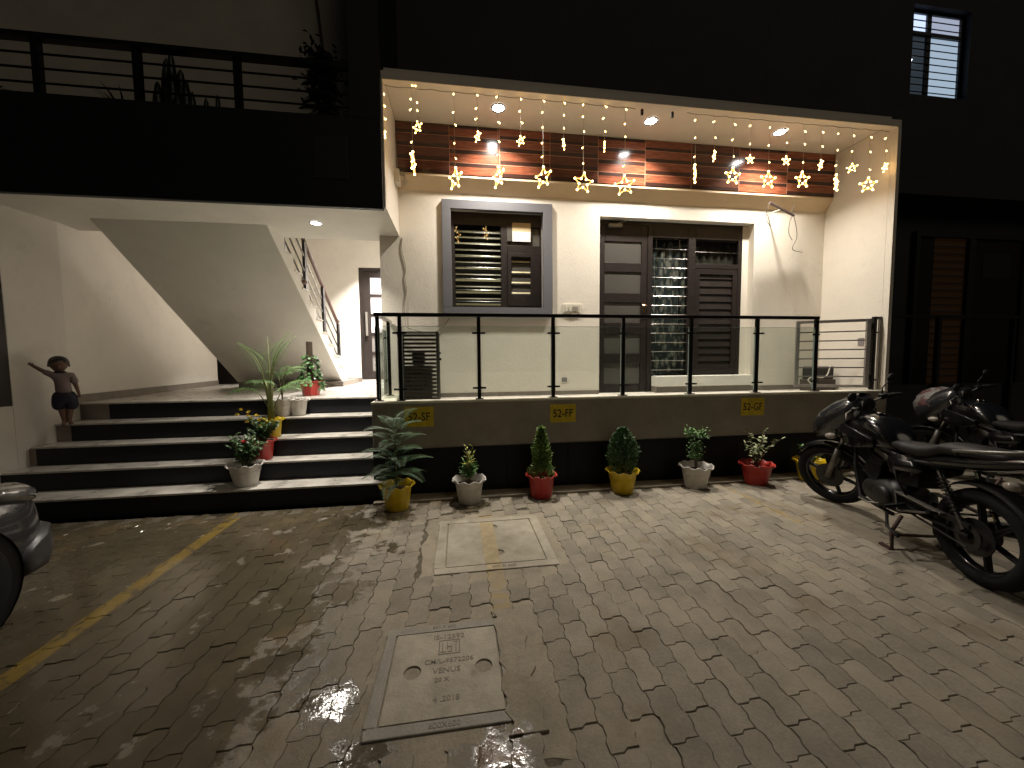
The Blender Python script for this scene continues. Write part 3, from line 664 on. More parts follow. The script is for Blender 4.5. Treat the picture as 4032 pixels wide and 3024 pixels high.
# ================================================================== PORCH RAILING
RY = 4.325
rail = thing('porch_railing','black steel railing with clear glass panels along the porch edge','railing',(2.0,RY,ZP))
PXS = [-0.625,0.243,1.110,1.974,2.855,3.766,4.622]
def post(mbx, x, y, top=1.985): mbx.box(x-0.02,x+0.02,y-0.02,y+0.02,ZP+0.012,top)
for x in PXS:
    m = MB(); post(m,x,RY); po = m.build('post',M_STEEL,rail,bevel=0.003)
    MB().box(x-0.045,x+0.045,RY-0.04,RY+0.04,ZP+0.001,ZP+0.011).build('base_plate',M_CHROME,po)
MB().box(-0.895,4.645,RY-0.025,RY+0.025,1.986,2.026).build('top_rail',M_STEEL,rail,bevel=0.003)
for y in (RY+0.02,5.02):
    m = MB(); post(m,-0.865,y); po = m.build('post',M_STEEL,rail,bevel=0.003)
    MB().box(-0.91,-0.82,y-0.04,y+0.04,ZP+0.001,ZP+0.011).build('base_plate',M_CHROME,po)
MB().box(-0.889,-0.841,RY+0.027,5.165,1.987,2.022).build('top_rail',M_CHROME,rail,bevel=0.003)
def clampbar(x,y,z,w=0.055,ax='x'):
    m = MB()
    if ax=='x': m.box(x-w,x+w,y-0.034,y-0.021,z-0.011,z+0.011)
    else: m.box(x-0.034,x-0.021,y-w,y+w,z-0.011,z+0.011)
    m.build('glass_clamp',M_STEEL,rail,bevel=0.002)
for x in PXS[:6]:
    for z in (1.805,1.185): clampbar(x,RY,z,0.075)
for z in (1.79,1.19): clampbar(4.595,RY,z,0.05)
for z in (1.79,1.25):
    for y in (4.40,4.95): clampbar(-0.865,y,z,0.05,'y')
for a,b in zip([-0.885]+PXS[:-1],PXS):
    g = MB().box(a+0.024,b-0.024,RY-0.006,RY+0.006,1.085,1.880).build('glass_panel',M_GLASS,rail)
    e = MB(); e.box(a+0.024,a+0.0275,RY-0.0065,RY+0.0065,1.085,1.880); e.box(b-0.0275,b-0.024,RY-0.0065,RY+0.0065,1.085,1.880); e.box(a+0.028,b-0.028,RY-0.0065,RY+0.0065,1.8805,1.884); e.build('glass_edge',M_GEDGE,g)
g = MB().box(-0.900,-0.888,4.375,4.985,1.085,1.880).build('glass_panel',M_GLASS,rail)
MB().box(-0.9005,-0.8875,4.368,4.3745,1.085,1.880).build('glass_edge',M_GEDGE,g); MB().box(-0.9005,-0.8875,4.9855,4.992,1.085,1.880).build('glass_edge',M_GEDGE,g)
# short end piece beside the right wall
er = thing('railing_end','short black railing stub fixed to the porch end wall','railing',(5.52,RY,ZP))
MB().box(5.478,5.522,RY-0.02,RY+0.02,ZP+0.002,2.03).build('post',M_STEEL,er,bevel=0.003)
MB().box(5.5225,5.597,RY-0.02,RY+0.02,1.99,2.03).build('top_rail',M_STEEL,er,bevel=0.003)
MB().box(5.574,5.586,RY-0.014,RY+0.014,ZP+0.002,1.988).build('wall_bracket',M_CHROME,er)
for z in (1.82,1.19): MB().box(5.523,5.565,RY-0.03,RY-0.012,z-0.01,z+0.01).build('glass_clamp',M_STEEL,er)
# gate leaf standing ajar, hinged at the right
gate = thing('porch_gate','grey steel bar gate standing ajar at the end of the porch','gate',(5.445,RY,ZP+0.03),rotz=PI-math.radians(28),world=False)
GW, GH = 0.83, 0.92
MB().box(0.0,0.045,-0.02,0.02,0.0,GH).build('hinge_stile',M_GATE,gate,bevel=0.003)
MB().box(GW-0.045,GW,-0.02,0.02,0.0,GH).build('latch_stile',M_GATE,gate,bevel=0.003)
MB().box(0.046,GW-0.046,-0.018,0.018,GH-0.038,GH).build('top_bar',M_GATE,gate,bevel=0.003)
MB().box(0.046,GW-0.046,-0.018,0.018,0.0,0.038).build('bottom_bar',M_GATE,gate,bevel=0.003)
for k in range(6): MB().box(0.046,GW-0.046,-0.007,0.007,0.14+k*0.122,0.157+k*0.122).build('bar',M_GATE,gate)
for z in (0.10,0.78): MB().box(-0.033,-0.001,-0.016,0.016,z,z+0.07).build('hinge',M_STEEL,gate)

# speaker box on the porch floor by the gate
sp = thing('equipment_box','dark brown box with a white cable on the porch floor behind the gate','box',(5.32,4.93,1.0))
MB().box(5.13,5.53,4.83,5.04,1.0,1.17).build('lower_box',mat('dark_brown_board',(0.055,0.042,0.030),0.6),sp,bevel=0.01)
MB().box(5.16,5.50,4.84,5.03,1.172,1.36).build('upper_box',mat('black_box',(0.018,0.016,0.015),0.5),sp,bevel=0.01)
MB().tube(spl([(5.42,4.83,1.37),(5.36,4.815,1.24),(5.24,4.80,1.20),(5.12,4.80,1.22),(5.05,4.82,1.17),(5.10,4.80,1.10)]),0.008,6).build('cable',M_PLASTIC,sp,sm=True)

# slatted grey cage round an outdoor unit
cage = thing('slatted_cage','grey slatted metal cage standing at the left end of the porch','cage',(-0.48,4.78,1.0))
CX0,CX1,CY0,CY1,CZ0,CZ1 = -0.70,-0.225,4.68,5.0,1.002,1.838
M_CAGE = mat('taupe_powder_coat',(0.085,0.075,0.065),0.45,metal=0.2)
for x in (CX0,CX1-0.03):
    for y in (CY0,CY1-0.03): MB().box(x,x+0.03,y,y+0.03,CZ0,CZ1).build('upright',M_CAGE,cage)
MB().box(CX0,CX1,CY0,CY1,CZ1+0.001,CZ1+0.012).build('top_sheet',M_CAGE,cage)
for k in range(17):
    z = CZ0+0.02+k*0.048
    MB().obox(((CX0+CX1)/2,CY0+0.012,z+0.012),(CX1-CX0-0.064,0.004,0.030),Matrix.Rotation(math.radians(-25),3,'X')).build('slat',M_CAGE,cage)
    MB().obox((CX0+0.012,(CY0+CY1)/2,z+0.012),(0.004,CY1-CY0-0.064,0.026),Matrix.Rotation(math.radians(25),3,'Y')).build('slat',M_CAGE,cage)
pd = MB(); pd.box(CX1+0.001,CX1+0.03,4.70,4.72,1.50,1.53); pd.box(CX1+0.001,CX1+0.028,4.70,4.715,1.58,1.60); pd.build('padlock',M_CHROME,cage,bevel=0.004)
un = thing('outdoor_unit','brown outdoor unit standing inside the slatted cage','air conditioner',(-0.47,4.86,1.0))
MB().box(-0.64,-0.31,4.73,4.96,1.002,1.44).build('casing',mat('brown_casing',(0.10,0.075,0.055),0.6),un,bevel=0.01)
MB().lathe([(0.11,0),(0.11,-0.02),(0.095,-0.02),(0.095,0)],24,(-0.48,4.729,1.25),axis='Y').build('fan_ring',M_STEEL,un)
MB().box(-0.55,-0.40,4.76,4.92,1.442,1.62).build('pump_top',mat('dark_motor',(0.03,0.026,0.024),0.5),un,bevel=0.02)

# painted flat numbers on the plinth
M_YSIGN = mat('yellow_sign_paint',(0.58,0.42,0.014),0.6,var=0.22,vscale=14)
M_BLKT = mat('black_sign_letters',(0.012,0.011,0.010),0.6)
for body,x0,x1,z0,z1 in (('52-SF',-0.588,-0.272,0.772,0.992),('52-FF',1.052,1.358,0.770,0.980),('52-GF',3.500,3.822,0.778,0.996)):
    s = thing('number_sign','yellow number sign reading %s on the plinth wall'%body,'sign',((x0+x1)/2,YF,z0))
    MB().box(x0,x1,YF-0.004,YF-0.0005,z0,z1).build('plate',M_YSIGN,s)
    text_mesh('lettering',body,0.128,((x0+x1)/2,YF-0.0048,(z0+z1)/2-0.004),(PI/2,0,0),M_BLKT,s,sx=0.84,bold=0.0015)

# ================================================================== ENTRANCE STEPS
steps = thing('entrance_steps','five wide steps with black risers and pale stone treads','steps',(-2.8,4.6,0))
SY = [4.13,4.42,4.66,4.92,5.20,5.50]; SXL = [-4.62,-4.58,-4.47,-4.36,-4.19]; SXR = [-0.80,-0.945,-0.945,-0.945,-0.945]
def wall_x(y): return -4.66+(y-3.55)*(0.17/1.55) if y<5.1 else -4.49-(y-5.1)*(0.45/3.54)
for k in range(5):
    z1 = RS*(k+1); y = SY[k]; zt = z1-0.022
    MB().box(SXL[k],SXR[k],y,y+0.02,RS*k+(0.001 if k else 0),zt).build('riser',M_RISER,steps)
    xw = wall_x(y)+0.003
    if xw<SXL[k]-0.02: MB().box(xw,SXL[k]-0.001,y+0.002,y+0.02,RS*k+0.001,zt).build('riser_end',M_SKIRT,steps)
    y2 = SY[k+1]+0.019 if k<4 else 5.60
    xa = max(wall_x(y),wall_x(y2))+0.004
    MB().box(xa,SXR[k]+(0.015 if k==0 else 0),y-0.018,y2,zt+0.001,z1 if k<4 else ZL+0.0).build('tread',M_TREAD,steps,bevel=0.004)
MB().box(-4.45,-0.95,4.152,5.60,0.0,0.18).build('core',M_PLINTH,steps)
MB().box(-4.45,-0.95,4.95,5.60,0.18,0.75).build('core',M_PLINTH,steps)

# ================================================================== STAIRCASE (rises towards the front)
st = thing('staircase','white concrete stair flight seen from below inside the bay','staircase',(-3.1,7.0,ZL))
SX0,SX1 = -4.02,-2.20
n = 11; ri = 0.19; tr = 0.26
ys0 = 7.98; prof = []
for k in range(n):
    y = ys0-k*tr; prof += [(y,ZL+ri*k+(0.1 if k==0 else 0)),(y,ZL+ri*(k+1))]
ye = ys0-n*tr
prof += [(ye,ZL+ri*n),(4.93,ZL+ri*n-0.0),(4.93,3.112),(7.62,1.132),(ys0,1.132)]
prof = [(ys0,1.132)]+[p for p in prof if p[1]>1.14]
prof.append((7.62,1.132))
MB().prism(prof,'X',SX0,SX1).build('flight',M_WHITE,st)
MB().box(-3.92,-2.13,7.44,8.6,ZL+0.001,1.128).build('base_block',M_SKIRT,st,bevel=0.004)
for k in range(1,n): MB().box(SX0+0.01,SX1+0.012,ys0-(k+1)*tr-0.0,ys0-k*tr+0.015,ZL+ri*(k+1)+0.001,ZL+ri*(k+1)+0.018).build('tread',M_TREAD,st)
def stair_z(y): return ZL+(ys0-y)/tr*ri
srl = thing('stair_railing','steel stair railing with dark posts and wooden handrail on the flight','railing',(-2.27,7.0,ZL))
for y,b,h in ((7.735,0.42,1.28),(6.96,0.98,1.62),(6.22,1.50,2.14),(5.48,2.02,2.66)):
    MB().box(-2.285,-2.245,y-0.045,y+0.045,ZL+(0.58 if y>7.5 else stair_z(y)-ZL+0.01),stair_z(y)+1.02).build('post',M_STEEL,srl,bevel=0.003)
MB().ball((-2.265,7.735,stair_z(7.735)+1.07),0.045).build('ball_finial',M_CHROME,srl,sm=True)
MB().tube([(-2.265,7.69,stair_z(7.69)+1.0),(-2.265,5.0,stair_z(5.0)+1.0)],0.028,10).build('handrail',mat('reddish_handrail',(0.10,0.045,0.03),0.35),srl,sm=True)
for dz in (0.32,0.52,0.75): MB().tube([(-2.265,7.70,stair_z(7.70)+dz),(-2.265,5.0,stair_z(5.0)+dz)],0.012,8).build('rail',M_CHROME,srl,sm=True)
hl = thing('hanging_planter','small brown hanging basket on wires beside the stair railing','basket',(-2.19,6.05,2.72))
MB().ball((-2.185,5.95,2.66),0.07,12,6,(0.5,1,0.5)).build('basket',mat('brown_basket',(0.12,0.05,0.035),0.6),hl,sm=True)
for s in (-1,1): MB().tube([(-2.19,5.95+0.05*s,2.68),(-2.20,5.95+0.01*s,2.86),(-2.24,5.95,2.98)],0.004,5).build('wire',M_DARKW,hl)

# ================================================================== STAR LIGHT CURTAINS
M_BULB = mat('warm_bulb',(0.9,0.6,0.25),0.4,emit=(1.0,0.62,0.22),es=12.0)
M_STARF = mat('amber_star_frame',(0.6,0.35,0.1),0.4,emit=(1.0,0.50,0.11),es=3.2)
M_STRAND = mat('clear_strand',(0.55,0.48,0.36),0.4)
STR1 = [(-0.719,[4.3,4.18,4.05],3.881,0.045,0.30),(-0.433,[4.41,4.27,4.16,3.83],3.622,0.112,0.10),(-0.378,[4.41,4.24,4.16],3.990,0.059,0.80),(0.013,[4.36,4.17,4.04,3.85,3.69],3.481,0.111,0.60),
(0.262,[4.37,4.23,4.12],3.939,0.052,0.55),(0.485,[4.37,4.1,3.9,3.76],3.524,0.109,0.45),(0.741,[4.37,4.24,4.12],3.930,0.052,0.70),(0.994,[4.37,4.25,4.09,3.92,3.77],3.551,0.111,0.60),
(1.232,[4.37,4.24,4.1],3.931,0.054,0.50),(1.464,[4.37,4.24,4.08,3.9,3.73],3.518,0.109,1.0),(1.715,[4.37,4.24,4.1],3.939,0.052,0.30),(1.964,[4.36,4.2,4.06,3.73],3.517,0.110,0.90)]
STR2 = [(2.847,[4.31,4.11,3.89],3.701,0.099,0.60),(3.095,[4.31,4.13],3.922,0.057,0.35),(3.345,[4.3,4.12,3.93],3.704,0.096,1.0),(3.573,[4.3,4.09],3.912,0.048,1.0),(3.828,[4.3,4.09,3.89],3.685,0.099,1.0),
(4.069,[4.3,4.14],3.928,0.052,1.0),(4.307,[4.29,4.14,3.92],3.712,0.095,1.0),(4.558,[4.3,4.13],3.911,0.056,0.40),(4.792,[4.3,4.1,3.91],3.702,0.096,0.85),(5.014,[4.29,4.1],3.898,0.052,0.60),(5.265,[4.29,4.11,3.89],3.705,0.086,0.85),(5.506,[4.29,4.14],3.937,0.051,0.40)]
def curtain_set(lab, data, x0, x1):
    t = thing('star_light_curtain',lab,'string lights',((x0+x1)/2,4.30,3.4))
    rr = random.Random(len(data)+int(x0*10)); yk = 4.335
    sag = []
    for i in range(41):
        x = x0+(x1-x0)*i/40; sag.append((x,yk-0.008,4.408-0.012*abs(math.sin(i*0.9))))
    MB().tube(sag,0.004,5).build('top_wire',M_WIRE,t)
    for x,bl,sz,sr,wd in data:
        yy = 4.305 if x<-0.7 else 4.30
        s = MB().tube([(x+0.01,yk-0.008,4.40),(x,yy,min(4.36,bl[0])),(x,yy,sz+sr)],0.0016,4).build('strand',M_STRAND,t)
        b = MB()
        for z in bl:
            dx = rr.uniform(-0.022,0.022); b.ball((x+dx,yy,z),0.0078,8,5); b.tube([(x,yy,z+0.014),(x+dx,yy,z+0.004)],0.002,4)
        b.build('bulbs',M_BULB,s,sm=True)['kind']='stuff'
        th = math.acos(min(1,wd))*rr.choice((-1,1)); ti = rr.uniform(-0.12,0.12)
        pts = []
        for k in range(10):
            r = sr if k%2==0 else sr*0.47; a = PI/2+ti+k*PI/5
            px = r*math.cos(a); pts.append(Vector((x+px*math.cos(th), yy+px*math.sin(th), sz+r*math.sin(a))))
        f = MB(); f.tube(pts+[pts[0]],0.0068 if sr>0.08 else 0.0042,6,False)
        so = f.build('star',M_STARF,s,sm=True)
        b = MB()
        for p in pts: b.ball(p,0.0125 if sr>0.08 else 0.0080,8,5)
        b.build('star_bulbs',M_BULB,s,sm=True)['kind']='stuff'
    return t
curtain_set('warm star light curtain hanging at the junction box end of the porch',STR1,-0.71,2.1)
curtain_set('warm star light curtain hanging at the gate end of the porch',STR2,2.75,5.58)
for x,wh in ((2.185,'beside the junction box curtain'),(2.565,'beside the gate end curtain')): tag(MB().box(x-0.014,x+0.014,4.322,4.345,4.34,4.405).build('plug_adapter',mat('black_plug',(0.03,0.025,0.02),0.5),bevel=0.003),'small dark plug block under the ceiling edge '+wh,'plug','plug blocks of the star lights')

# ================================================================== BALCONY OVER THE BAY
br = thing('balcony_railing','dark balcony railing with horizontal rods above the black band','railing',(-3.4,4.3,3.985))
BRX = [-6.3,-5.5,-4.66,-3.817,-2.99,-2.11,-1.10]
for x in BRX[:-1]: MB().box(x-0.03,x+0.03,4.26,4.31,3.987,4.50).build('post',M_STEEL,br)
MB().box(-6.5,-1.045,4.245,4.325,4.501,4.545).build('top_rail',M_STEEL,br)
for z in (4.12,4.25,4.38): MB().tube([(-6.5,4.285,z),(-1.045,4.285,z)],0.010,6).build('rod',M_STEEL,br)

tag(MB().tube(spl([(-1.95,5.40,9.0),(-1.80,5.38,7.2),(-1.66,5.36,5.9),(-1.58,5.34,5.0)]),0.012,6).build('hanging_cable',M_DARKW,sm=True),'dark loose cable hanging down the upper wall behind the balcony conifer','cable')
# ================================================================== NEIGHBOURING HOUSE (right)
nh = thing('neighbouring_house','dark unlit house next door with one lit upstairs window','house',(10.0,6.5,0))
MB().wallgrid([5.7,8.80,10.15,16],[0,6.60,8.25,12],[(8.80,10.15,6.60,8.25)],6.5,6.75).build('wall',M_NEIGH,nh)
MB().box(5.9,16,6.1,6.498,4.52,4.75).build('ledge',M_NEIGH,nh)
wf = MB()
for a in ((8.80,8.87,6.60,8.25),(9.26,9.36,6.60,8.25),(10.06,10.15,6.60,8.25)): wf.box(a[0],a[1],6.60,6.66,a[2],a[3])
for a in ((8.872,9.258),(9.362,10.058)):
    wf.box(a[0],a[1],6.60,6.66,6.60,6.65); wf.box(a[0],a[1],6.60,6.66,8.19,8.25); wf.box(a[0],a[1],6.60,6.66,7.78,7.86)
nw = wf.build('window',M_BLACKP,nh)
M_BLUE1 = mat('lit_window_cool',(0.3,0.35,0.4),0.5,emit=(0.62,0.80,1.0),es=0.52)
M_BLUE2 = mat('lit_window_bright',(0.3,0.35,0.4),0.5,emit=(0.60,0.72,1.0),es=1.1)
M_BLUE3 = mat('dim_window_cool',(0.05,0.06,0.07),0.5,emit=(0.35,0.48,0.62),es=0.06)
MB().box(9.363,10.057,6.63,6.635,6.652,7.778).build('pane',M_BLUE1,nw); MB().box(9.363,10.057,6.63,6.635,7.862,8.188).build('pane',mat('lit_window_upper',(0.3,0.3,0.4),0.5,emit=(0.68,0.76,1.0),es=0.48),nw)
MB().box(8.873,9.257,6.63,6.635,7.862,8.188).build('pane',M_BLUE2,nw); MB().box(8.96,9.257,6.63,6.635,6.652,7.778).build('pane',M_BLUE3,nw)
MB().box(8.885,8.925,6.61,6.615,6.75,7.60).build('curtain_gap',M_BLUE1,nw)
MB().ball((8.905,6.60,7.30),0.022,8,6).build('lamp_bulb',mat('bulb_white',(1,1,1),0.5,emit=(0.8,0.9,1.0),es=25),nw)
for k in range(11): MB().tube([(8.872,6.59,6.72+k*0.133),(10.058,6.59,6.72+k*0.133)],0.010,5).build('grille_rod',M_BLACKP,nw)
nd = MB(); frame_ring_w(nd,9.05,11.85,0.75,3.98,(0.05,0.10,0.10,0.10),6.42,6.498); nd.box(10.35,10.5,6.42,6.498,0.80,3.88); ndo = nd.build('door_frame',M_BLACKP,nh)
MB().box(9.152,9.55,6.47,6.48,0.80,3.88).build('door_leaf',M_WOOD,ndo); MB().box(10.502,11.748,6.46,6.48,0.80,3.88).build('door_leaf',M_WOOD,ndo)
MB().box(9.552,10.348,6.485,6.49,0.80,3.88).build('curtain',mat('orange_curtain_glow',(0.03,0.015,0.007),0.8,emit=(1.0,0.42,0.12),es=0.0045),ndo)
MB().box(10.75,11.45,6.452,6.458,3.1,3.6).build('pane',mat('dim_pane',(0.04,0.035,0.03),0.3),ndo)
for k in range(20): MB().tube([(9.552,6.455,0.95+k*0.145),(10.348,6.455,0.95+k*0.145)],0.010,5).build('grille_rod',M_BLACKP,ndo)
nr = thing('neighbour_railing','dark low railing in front of the unlit house next door','railing',(9.5,5.4,0))
for x in (6.6,8.2,9.8,11.4,13.0): MB().box(x-0.03,x+0.03,5.4,5.46,-0.003,2.15).build('post',M_BLACKP,nr)
MB().box(6.5,13.2,5.395,5.465,2.151,2.20).build('top_rail',M_BLACKP,nr)
MB().box(6.5,13.2,5.47,5.60,-0.003,1.0).build('low_wall',M_NEIGH,nr)

# ================================================================== PLANTS
def leaf_mat(name, c1, c2, rough=0.45):
    m = bpy.data.materials.new(name); m.use_nodes=True; nt=m.node_tree; b=nt.nodes['Principled BSDF']
    tc=N(nt,'ShaderNodeTexCoord'); n=noise(nt,tc.outputs['Object'],22.0,3)
    nt.links.new(mixc(nt,smooth(nt,n,0.35,0.65),c1,c2), b.inputs['Base Color']); b.inputs['Roughness'].default_value=rough
    b.inputs['Subsurface Weight'].default_value = 0.0
    return m
L_DEEP = leaf_mat('deep_green_leaf',(0.026,0.065,0.018),(0.060,0.130,0.038))
L_MID = leaf_mat('mid_green_leaf',(0.045,0.115,0.024),(0.115,0.235,0.055))
L_LIME = leaf_mat('lime_green_leaf',(0.075,0.15,0.03),(0.20,0.30,0.07))
L_GOLD = leaf_mat('yellow_green_leaf',(0.09,0.15,0.025),(0.42,0.36,0.05))
L_VAR = leaf_mat('variegated_leaf',(0.10,0.15,0.05),(0.42,0.42,0.24))
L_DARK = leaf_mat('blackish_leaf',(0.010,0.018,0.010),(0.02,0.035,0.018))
M_STEM = mat('green_brown_stem',(0.10,0.10,0.04),0.7); M_BARK = mat('bark',(0.06,0.045,0.03),0.85,bump=0.5,bscale=60,objc=True)
M_PSOIL = mat('potting_soil',(0.045,0.028,0.018),0.95,var=0.4,vscale=40,bump=0.9,bscale=90,objc=True)
def pot_mat(n,c): return mat(n,c,0.42,var=0.12,vscale=14,objc=True,rvar=0.10,smudge=0.16)
P_Y = pot_mat('yellow_pot_plastic',(0.62,0.43,0.010)); P_W = pot_mat('white_pot_plastic',(0.58,0.55,0.50)); P_R = pot_mat('red_pot_plastic',(0.42,0.032,0.022)); P_B = pot_mat('black_pot_plastic',(0.02,0.018,0.016))
def leaf(mb, base, d, L, W, curl=0.25, roll=0.0):
    d = Vector(d).normalized(); up = Vector((0,0,1))
    s = d.cross(up); s = s.normalized() if s.length>1e-3 else Vector((1,0,0)); nrm = s.cross(d).normalized()
    if roll: 
        q = Matrix.Rotation(roll,3,d); s = q@s; nrm = q@nrm
    base = Vector(base)
    p0 = base; p1 = base+d*L*0.4+nrm*L*0.06; p2 = base+d*L*0.75-nrm*L*curl*0.25; p3 = base+d*L-nrm*L*curl
    a = 0.12*W
    mb.add([p0, p1-s*W/2-nrm*a, p1, p1+s*W/2-nrm*a, p2-s*W*0.4-nrm*a, p2, p2+s*W*0.4-nrm*a, p3],
           [(0,1,2),(0,2,3),(1,4,5,2),(2,5,6,3),(4,7,5),(5,7,6)])
def rdir(r, el0, el1):
    a = r.uniform(0,2*PI); e = math.radians(r.uniform(el0,el1)); return Vector((math.cos(a)*math.cos(e), math.sin(a)*math.cos(e), math.sin(e)))
def frond(mb, stem, base, az, L, rise, droop, npin, pl, pw, ph=0.9, bare=0.2, up=0.25):
    """arched rachis with two rows of pinnae"""
    base = Vector(base); h = Vector((math.cos(az),math.sin(az),0)); sd = Vector((-math.sin(az),math.cos(az),0)); pts=[]
    for i in range(13):
        t = i/12; pts.append(base+h*(L*math.sin(min(1.0,ph)*t*1.2)*0.85*(0.25+0.75*t))+Vector((0,0,rise*t-droop*t*t*t)))
    stem.tube(pts,[0.0055*(1-0.75*i/12)+0.0008 for i in range(13)],5)
    for i in range(npin):
        t = bare+(1-bare)*(i+0.5)/npin; k = t*12; j = min(11,int(k)); p = pts[j].lerp(pts[j+1],k-j); d = (pts[min(12,j+1)]-pts[j]).normalized()
        env = math.sin(PI*(0.12+0.86*(i+0.5)/npin))**0.6
        for s in (-1,1):
            dd = (sd*s*0.80+d*0.62+Vector((0,0,up))).normalized(); leaf(mb,p,dd,pl*env*random.uniform(0.85,1.1),pw,0.35)
def palm_frond(mb, stem, az, h1, lean, L, droop, npin=20, pl=0.19, pw=0.0068, z0=0.0, off=(0,0)):
    """upright petiole that arches over into a feather of narrow drooping pinnae"""
    h = Vector((math.cos(az),math.sin(az),0)); sd = Vector((-math.sin(az),math.cos(az),0)); pts = []
    for i in range(9):
        t = i/8; pts.append(Vector((off[0],off[1],z0))+h*(lean*t*t)+Vector((0,0,h1*t)))
    d0 = (pts[-1]-pts[-2]).normalized(); p = pts[-1].copy(); n = 14; ang = math.atan2(d0.z, d0.dot(h)); fe = []
    for i in range(n):
        ang -= droop/n; p = p+(h*math.cos(ang)+Vector((0,0,math.sin(ang))))*(L/n); fe.append(p.copy())
    allp = pts+fe; m_ = len(allp)
    stem.tube(allp,[0.0065*(1-0.85*i/(m_-1))+0.0006 for i in range(m_)],5)
    ch_ = [pts[-1]]+fe
    for i in range(npin):
        t = (i+0.4)/npin*n; j = min(n-1,int(t)); q = ch_[j].lerp(ch_[j+1],t-j); d = (ch_[j+1]-ch_[j]).normalized()
        env = (0.55+0.45*math.sin(PI*min(1,(i+1)/npin*1.2)))*(1-0.55*(i/npin)**2)
        for s_ in (-1,1):
            dd = (sd*s_*0.92+d*0.50+Vector((0,0,0.05))).normalized(); leaf(mb,q,dd,pl*env*random.uniform(0.9,1.1),pw,0.45)
def plume(mb, stem, base, az, L, el, droop, npin, pl, pw):
    """flat triangular fern plume"""
    h = Vector((math.cos(az),math.sin(az),0)); sd = Vector((-math.sin(az),math.cos(az),0)); p = Vector(base); ang = el; ch_ = [p.copy()]
    for i in range(12):
        ang -= droop/12; p = p+(h*math.cos(ang)+Vector((0,0,math.sin(ang))))*(L/12); ch_.append(p.copy())
    stem.tube(ch_,[0.003*(1-0.8*i/12)+0.0005 for i in range(13)],4)
    for i in range(npin):
        t = (i+0.5)/npin*12; j = min(11,int(t)); q = ch_[j].lerp(ch_[j+1],t-j); d = (ch_[j+1]-ch_[j]).normalized(); w = pl*(1-0.85*(i/npin))*min(1,0.35+3*i/npin)
        for s_ in (-1,1):
            dd = (sd*s_*0.9+d*0.45).normalized()
            for u in range(3): 
                b_ = q+dd*w*(0.2+0.27*u); leaf(mb,b_,(dd+sd*0.0+d*(0.5 if u%2 else -0.1)+Vector((0,0,random.uniform(-.15,.15)))).normalized(),w*0.42,pw,0.2)
def make_pot(t, m, H=0.245, rb=0.115, rt=0.158, rim=0.022, waves=10, soil=0.035, n=60):
    def wv(j,a,r,z):
        if j in (4,5,6): 
            k = 1.0 if j!=6 else 0.7
            return r+0.006*math.cos(waves*a)*k, z+0.0095*math.cos(waves*a+PI)*k
        return r,z
    pr = [(0.002,0.002),(rb-0.004,0.0),(rb,0.008),(rt-0.012,H*0.86),(rt+rim,H),(rt+rim-0.002,H+0.006),(rt+rim-0.012,H+0.001),(rt-0.016,H*0.84),(rt-0.02,H*0.62),(0.002,H*0.60)]
    MB().lathe(pr,n,wave=wv).build('pot',m,t,sm=True)
    sr = rt-0.0185; s = MB(); rr = random.Random(5)
    rings = [[(sr*f*math.cos(2*PI*k/18),sr*f*math.sin(2*PI*k/18),H*0.84-soil*0.6+(0.012*rr.random() if f<1 else 0)) for k in range(18)] for f in (1.0,0.7,0.4,0.05)]
    s.loft(rings,True,False); s.f.append(tuple(len(s.v)-18+k for k in range(18))); s.build('soil',M_PSOIL,t,fix=True)
    return H*0.84-soil*0.6
def pot_thing(label, loc, m, cat='potted plant', grp=None, **kw):
    t = thing('potted_plant',label,cat,loc,rotz=random.uniform(0,6),group=grp,world=False); z = make_pot(t,m,**kw); return t,z
def bush(mb, stem, r, z0, n_st, H, spread, lpn, L, W, el=(5,60), curl=0.3):
    for i in range(n_st):
        a = r.uniform(0,2*PI); k = r.uniform(0.2,1)**0.7; tip = Vector((math.cos(a)*spread*k, math.sin(a)*spread*k, z0+H*r.uniform(0.6,1.0)*(1-0.25*k)))
        b0 = Vector((r.uniform(-0.015,0.015),r.uniform(-0.015,0.015),z0-0.012)); mid = b0.lerp(tip,0.5)+Vector((0,0,0.03))
        pts = [b0,mid,tip]; stem.tube(pts,[0.004,0.003,0.0015],5)
        for j in range(lpn):
            t = 0.3+0.7*(j+r.random()*0.6)/lpn; p = b0.lerp(mid,t*2) if t<0.5 else mid.lerp(tip,min(1,t*2-1))
            leaf(mb,p,rdir(r,*el),L*r.uniform(0.7,1.15),W*r.uniform(0.8,1.1),curl,r.uniform(-0.5,0.5))
def conifer(mb, r, z0, H, prof, n, L, W):
    for i in range(n):
        t = r.random()**0.8; R = prof(t); a = r.uniform(0,2*PI); lump = 1+0.13*math.sin(3*a+9*t)+0.09*math.sin(7*a-14*t)
        q = r.uniform(0.45,1.0)**0.5*R*lump; p = Vector((q*math.cos(a),q*math.sin(a),z0+H*t))
        d = Vector((math.cos(a)*0.55,math.sin(a)*0.55,r.uniform(0.45,1.3))); leaf(mb,p,d+Vector((r.gauss(0,.25),r.gauss(0,.25),0)),L*r.uniform(0.6,1.2),W*r.uniform(0.7,1.2),0.15,r.uniform(-1.5,1.5))
R9 = random.Random(11)
GP = 'wavy rimmed flower pots along the plinth'
